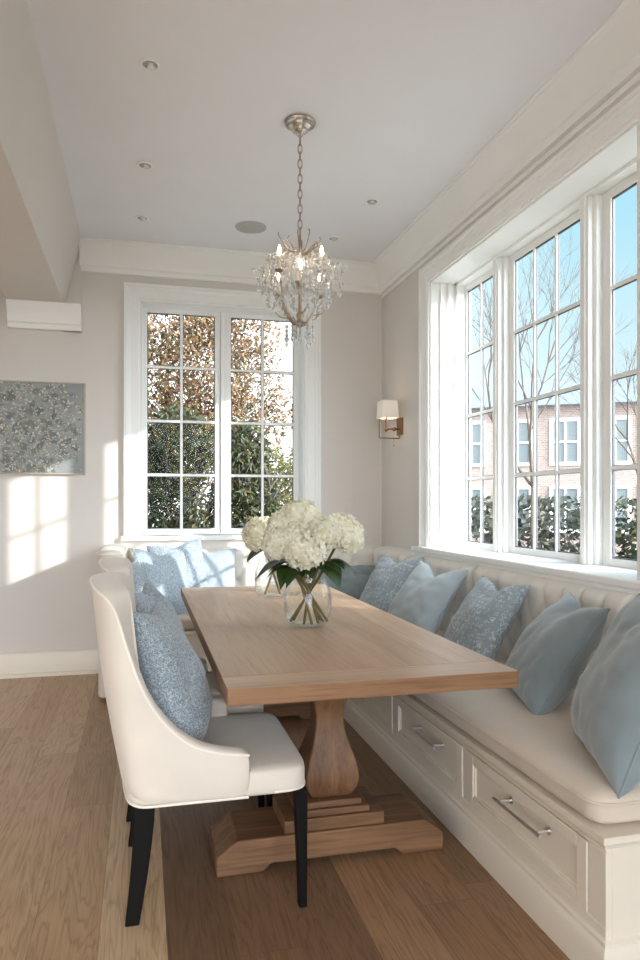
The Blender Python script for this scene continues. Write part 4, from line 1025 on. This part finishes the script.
def house(label, loc, rz, w, d, h, rh, wallm, wins, door=False, name='house'):
    t = thing(name, label, 'house', loc, rz)
    MB().box(-w/2, w/2, 0, d, 0, h).build('wall', wallm, t)
    MB().prism([(-w/2-.3, h), (w/2+.3, h), (w/2+.3, h+.12), (0, h+rh), (-w/2-.3, h+.12)], -.3, d+.3, lambda p, q, s: (p, s, q)).build('roof', M['roof'], t, smooth=0)
    for (x, z, ww, hh) in wins:
        f = MB(); s = .09
        f.box(x-ww/2-s, x-ww/2, -.06, .02, z-s, z+hh+s).box(x+ww/2, x+ww/2+s, -.06, .02, z-s, z+hh+s).box(x-ww/2, x+ww/2, -.06, .02, z-s, z).box(x-ww/2, x+ww/2, -.06, .02, z+hh, z+hh+s)
        f.box(x-.025, x+.025, -.05, .02, z, z+hh).box(x-ww/2, x+ww/2, -.05, .02, z+hh/2-.025, z+hh/2+.025)
        fo = f.build('window', M['trim'], t); MB().box(x-ww/2, x+ww/2, -.012, .0, z, z+hh).build('pane', M['hglass'], fo)
    return t
house('brick house with white windows beyond the middle right window', (10.8, 18.2, GZ), R(-32), 7.5, 6, 4.4, .8, M['brick'], [(x, z, .65, 1.15) for x in (-3.0, -1.7, -.4, .9, 2.2, 3.2) for z in (.9, 2.8)])
house('pale rendered house beyond the farthest right window', (7.2, 24.0, GZ), R(-20), 3.4, 6, 4.2, .9, M['blueren'], [(-.9, 1.0, .8, 1.4), (.8, 1.0, .8, 1.4)])
house('blue-grey house with a steep roof beyond the nearest right window', (19.5, 17.5, GZ), R(-48), 5.0, 6, 3.0, 1.7, M['blueren'], [(-1.3, .9, .9, 1.4), (.9, .9, .9, 1.4)])

# ------------------------------------------------------------------ light
SUNV = V((-1.035, 1.0, -.43)).normalized()
sd = bpy.data.lights.new('sun', 'SUN'); sd.energy = 2.7; sd.angle = R(.7); sd.color = (1, .98, .95)
so = bpy.data.objects.new('sun', sd); COL.objects.link(so); so.rotation_euler = V((0, 0, -1)).rotation_difference(SUNV).to_euler(); so.location = (8, -6, 5)
w = bpy.data.worlds.new('sky'); SC.world = w; w.use_nodes = True; nt = w.node_tree; nt.nodes.clear()
out = nt.nodes.new('ShaderNodeOutputWorld'); bg = nt.nodes.new('ShaderNodeBackground'); L(nt, bg, 'Background', out, 'Surface')
tc = N(nt, 'ShaderNodeTexCoord'); sx = N(nt, 'ShaderNodeSeparateXYZ'); L(nt, tc, 'Generated', sx, 'Vector')
skyr = ramp(nt, [(0, (.50, .54, .57, 1)), (.10, (.43, .51, .56, 1)), (.22, (.34, .47, .53, 1)), (.36, (.24, .42, .51, 1)), (1, (.35, .5, .65, 1))]); L(nt, sx, 'Z', skyr, 'Fac')
def lobe(direction, power, amount):
    d = V(direction).normalized()
    dp = N(nt, 'ShaderNodeVectorMath', operation='DOT_PRODUCT'); L(nt, tc, 'Generated', dp, 0); dp.inputs[1].default_value = d
    return math_(nt, 'MULTIPLY', math_(nt, 'POWER', math_(nt, 'MAXIMUM', dp.outputs['Value'], 0.), power), amount)
# thin bright cloud low in the north, glow round the sun and behind the viewer added as room fill
cl = lobe((.02, 1, .12), 26., 1.9)
c = mix(nt, math_(nt, 'MINIMUM', cl, 1.), skyr.outputs['Color'], (1.25, 1.25, 1.25, 1))
hz = N(nt, 'ShaderNodeMix', data_type='RGBA', blend_type='ADD'); hz.inputs[0].default_value = 1.
nt.links.new(c, hz.inputs[6])
hc = mix(nt, 1., (.86, .93, 1, 1), (1, 1, 1, 1), 'MULTIPLY')
glow = math_(nt, 'ADD', lobe((.85, -1, .35), 2.5, 6.2), lobe((-.2, -1, .3), 2., 1.6))
vm = N(nt, 'ShaderNodeVectorMath', operation='SCALE'); nt.links.new(hc, vm.inputs[0]); nt.links.new(glow, vm.inputs['Scale'])
L(nt, vm, 'Vector', hz, 7)
nt.links.new(hz.outputs[2], bg.inputs['Color']); bg.inputs['Strength'].default_value = 1.0
w.cycles.sampling_method = 'MANUAL'; w.cycles.sample_map_resolution = 512
def portal(name, loc, rot, sx_, sy_):
    a = bpy.data.lights.new(name, 'AREA'); a.shape = 'RECTANGLE'; a.size = sx_; a.size_y = sy_; a.cycles.is_portal = True
    o = bpy.data.objects.new(name, a); COL.objects.link(o); o.location = loc; o.rotation_euler = rot
portal('daylight_portal', (XG+.06, (RY0+RY1)/2, 1.98), (0, R(90), 0), 1.95, 2.26)
portal('daylight_portal', (.67, YB+.22, 2.03), (R(-90), 0, 0), 1.35, 1.9)
portal('daylight_portal', (-.55, YR-.1, 1.47), (R(90), 0, 0), 4.3, 2.95)

# ------------------------------------------------------------------ camera
cam = bpy.data.cameras.new('camera'); cam.sensor_fit = 'VERTICAL'; cam.sensor_height = 36; cam.sensor_width = 24
cam.lens = 710*36/960; cam.shift_y = 23/960; cam.clip_start = .05; cam.clip_end = 300
co = bpy.data.objects.new('camera', cam); COL.objects.link(co); co.location = (0, 0, 1.35)
co.rotation_euler = (R(90), 0, -math.atan((320-142)/710))
SC.camera = co
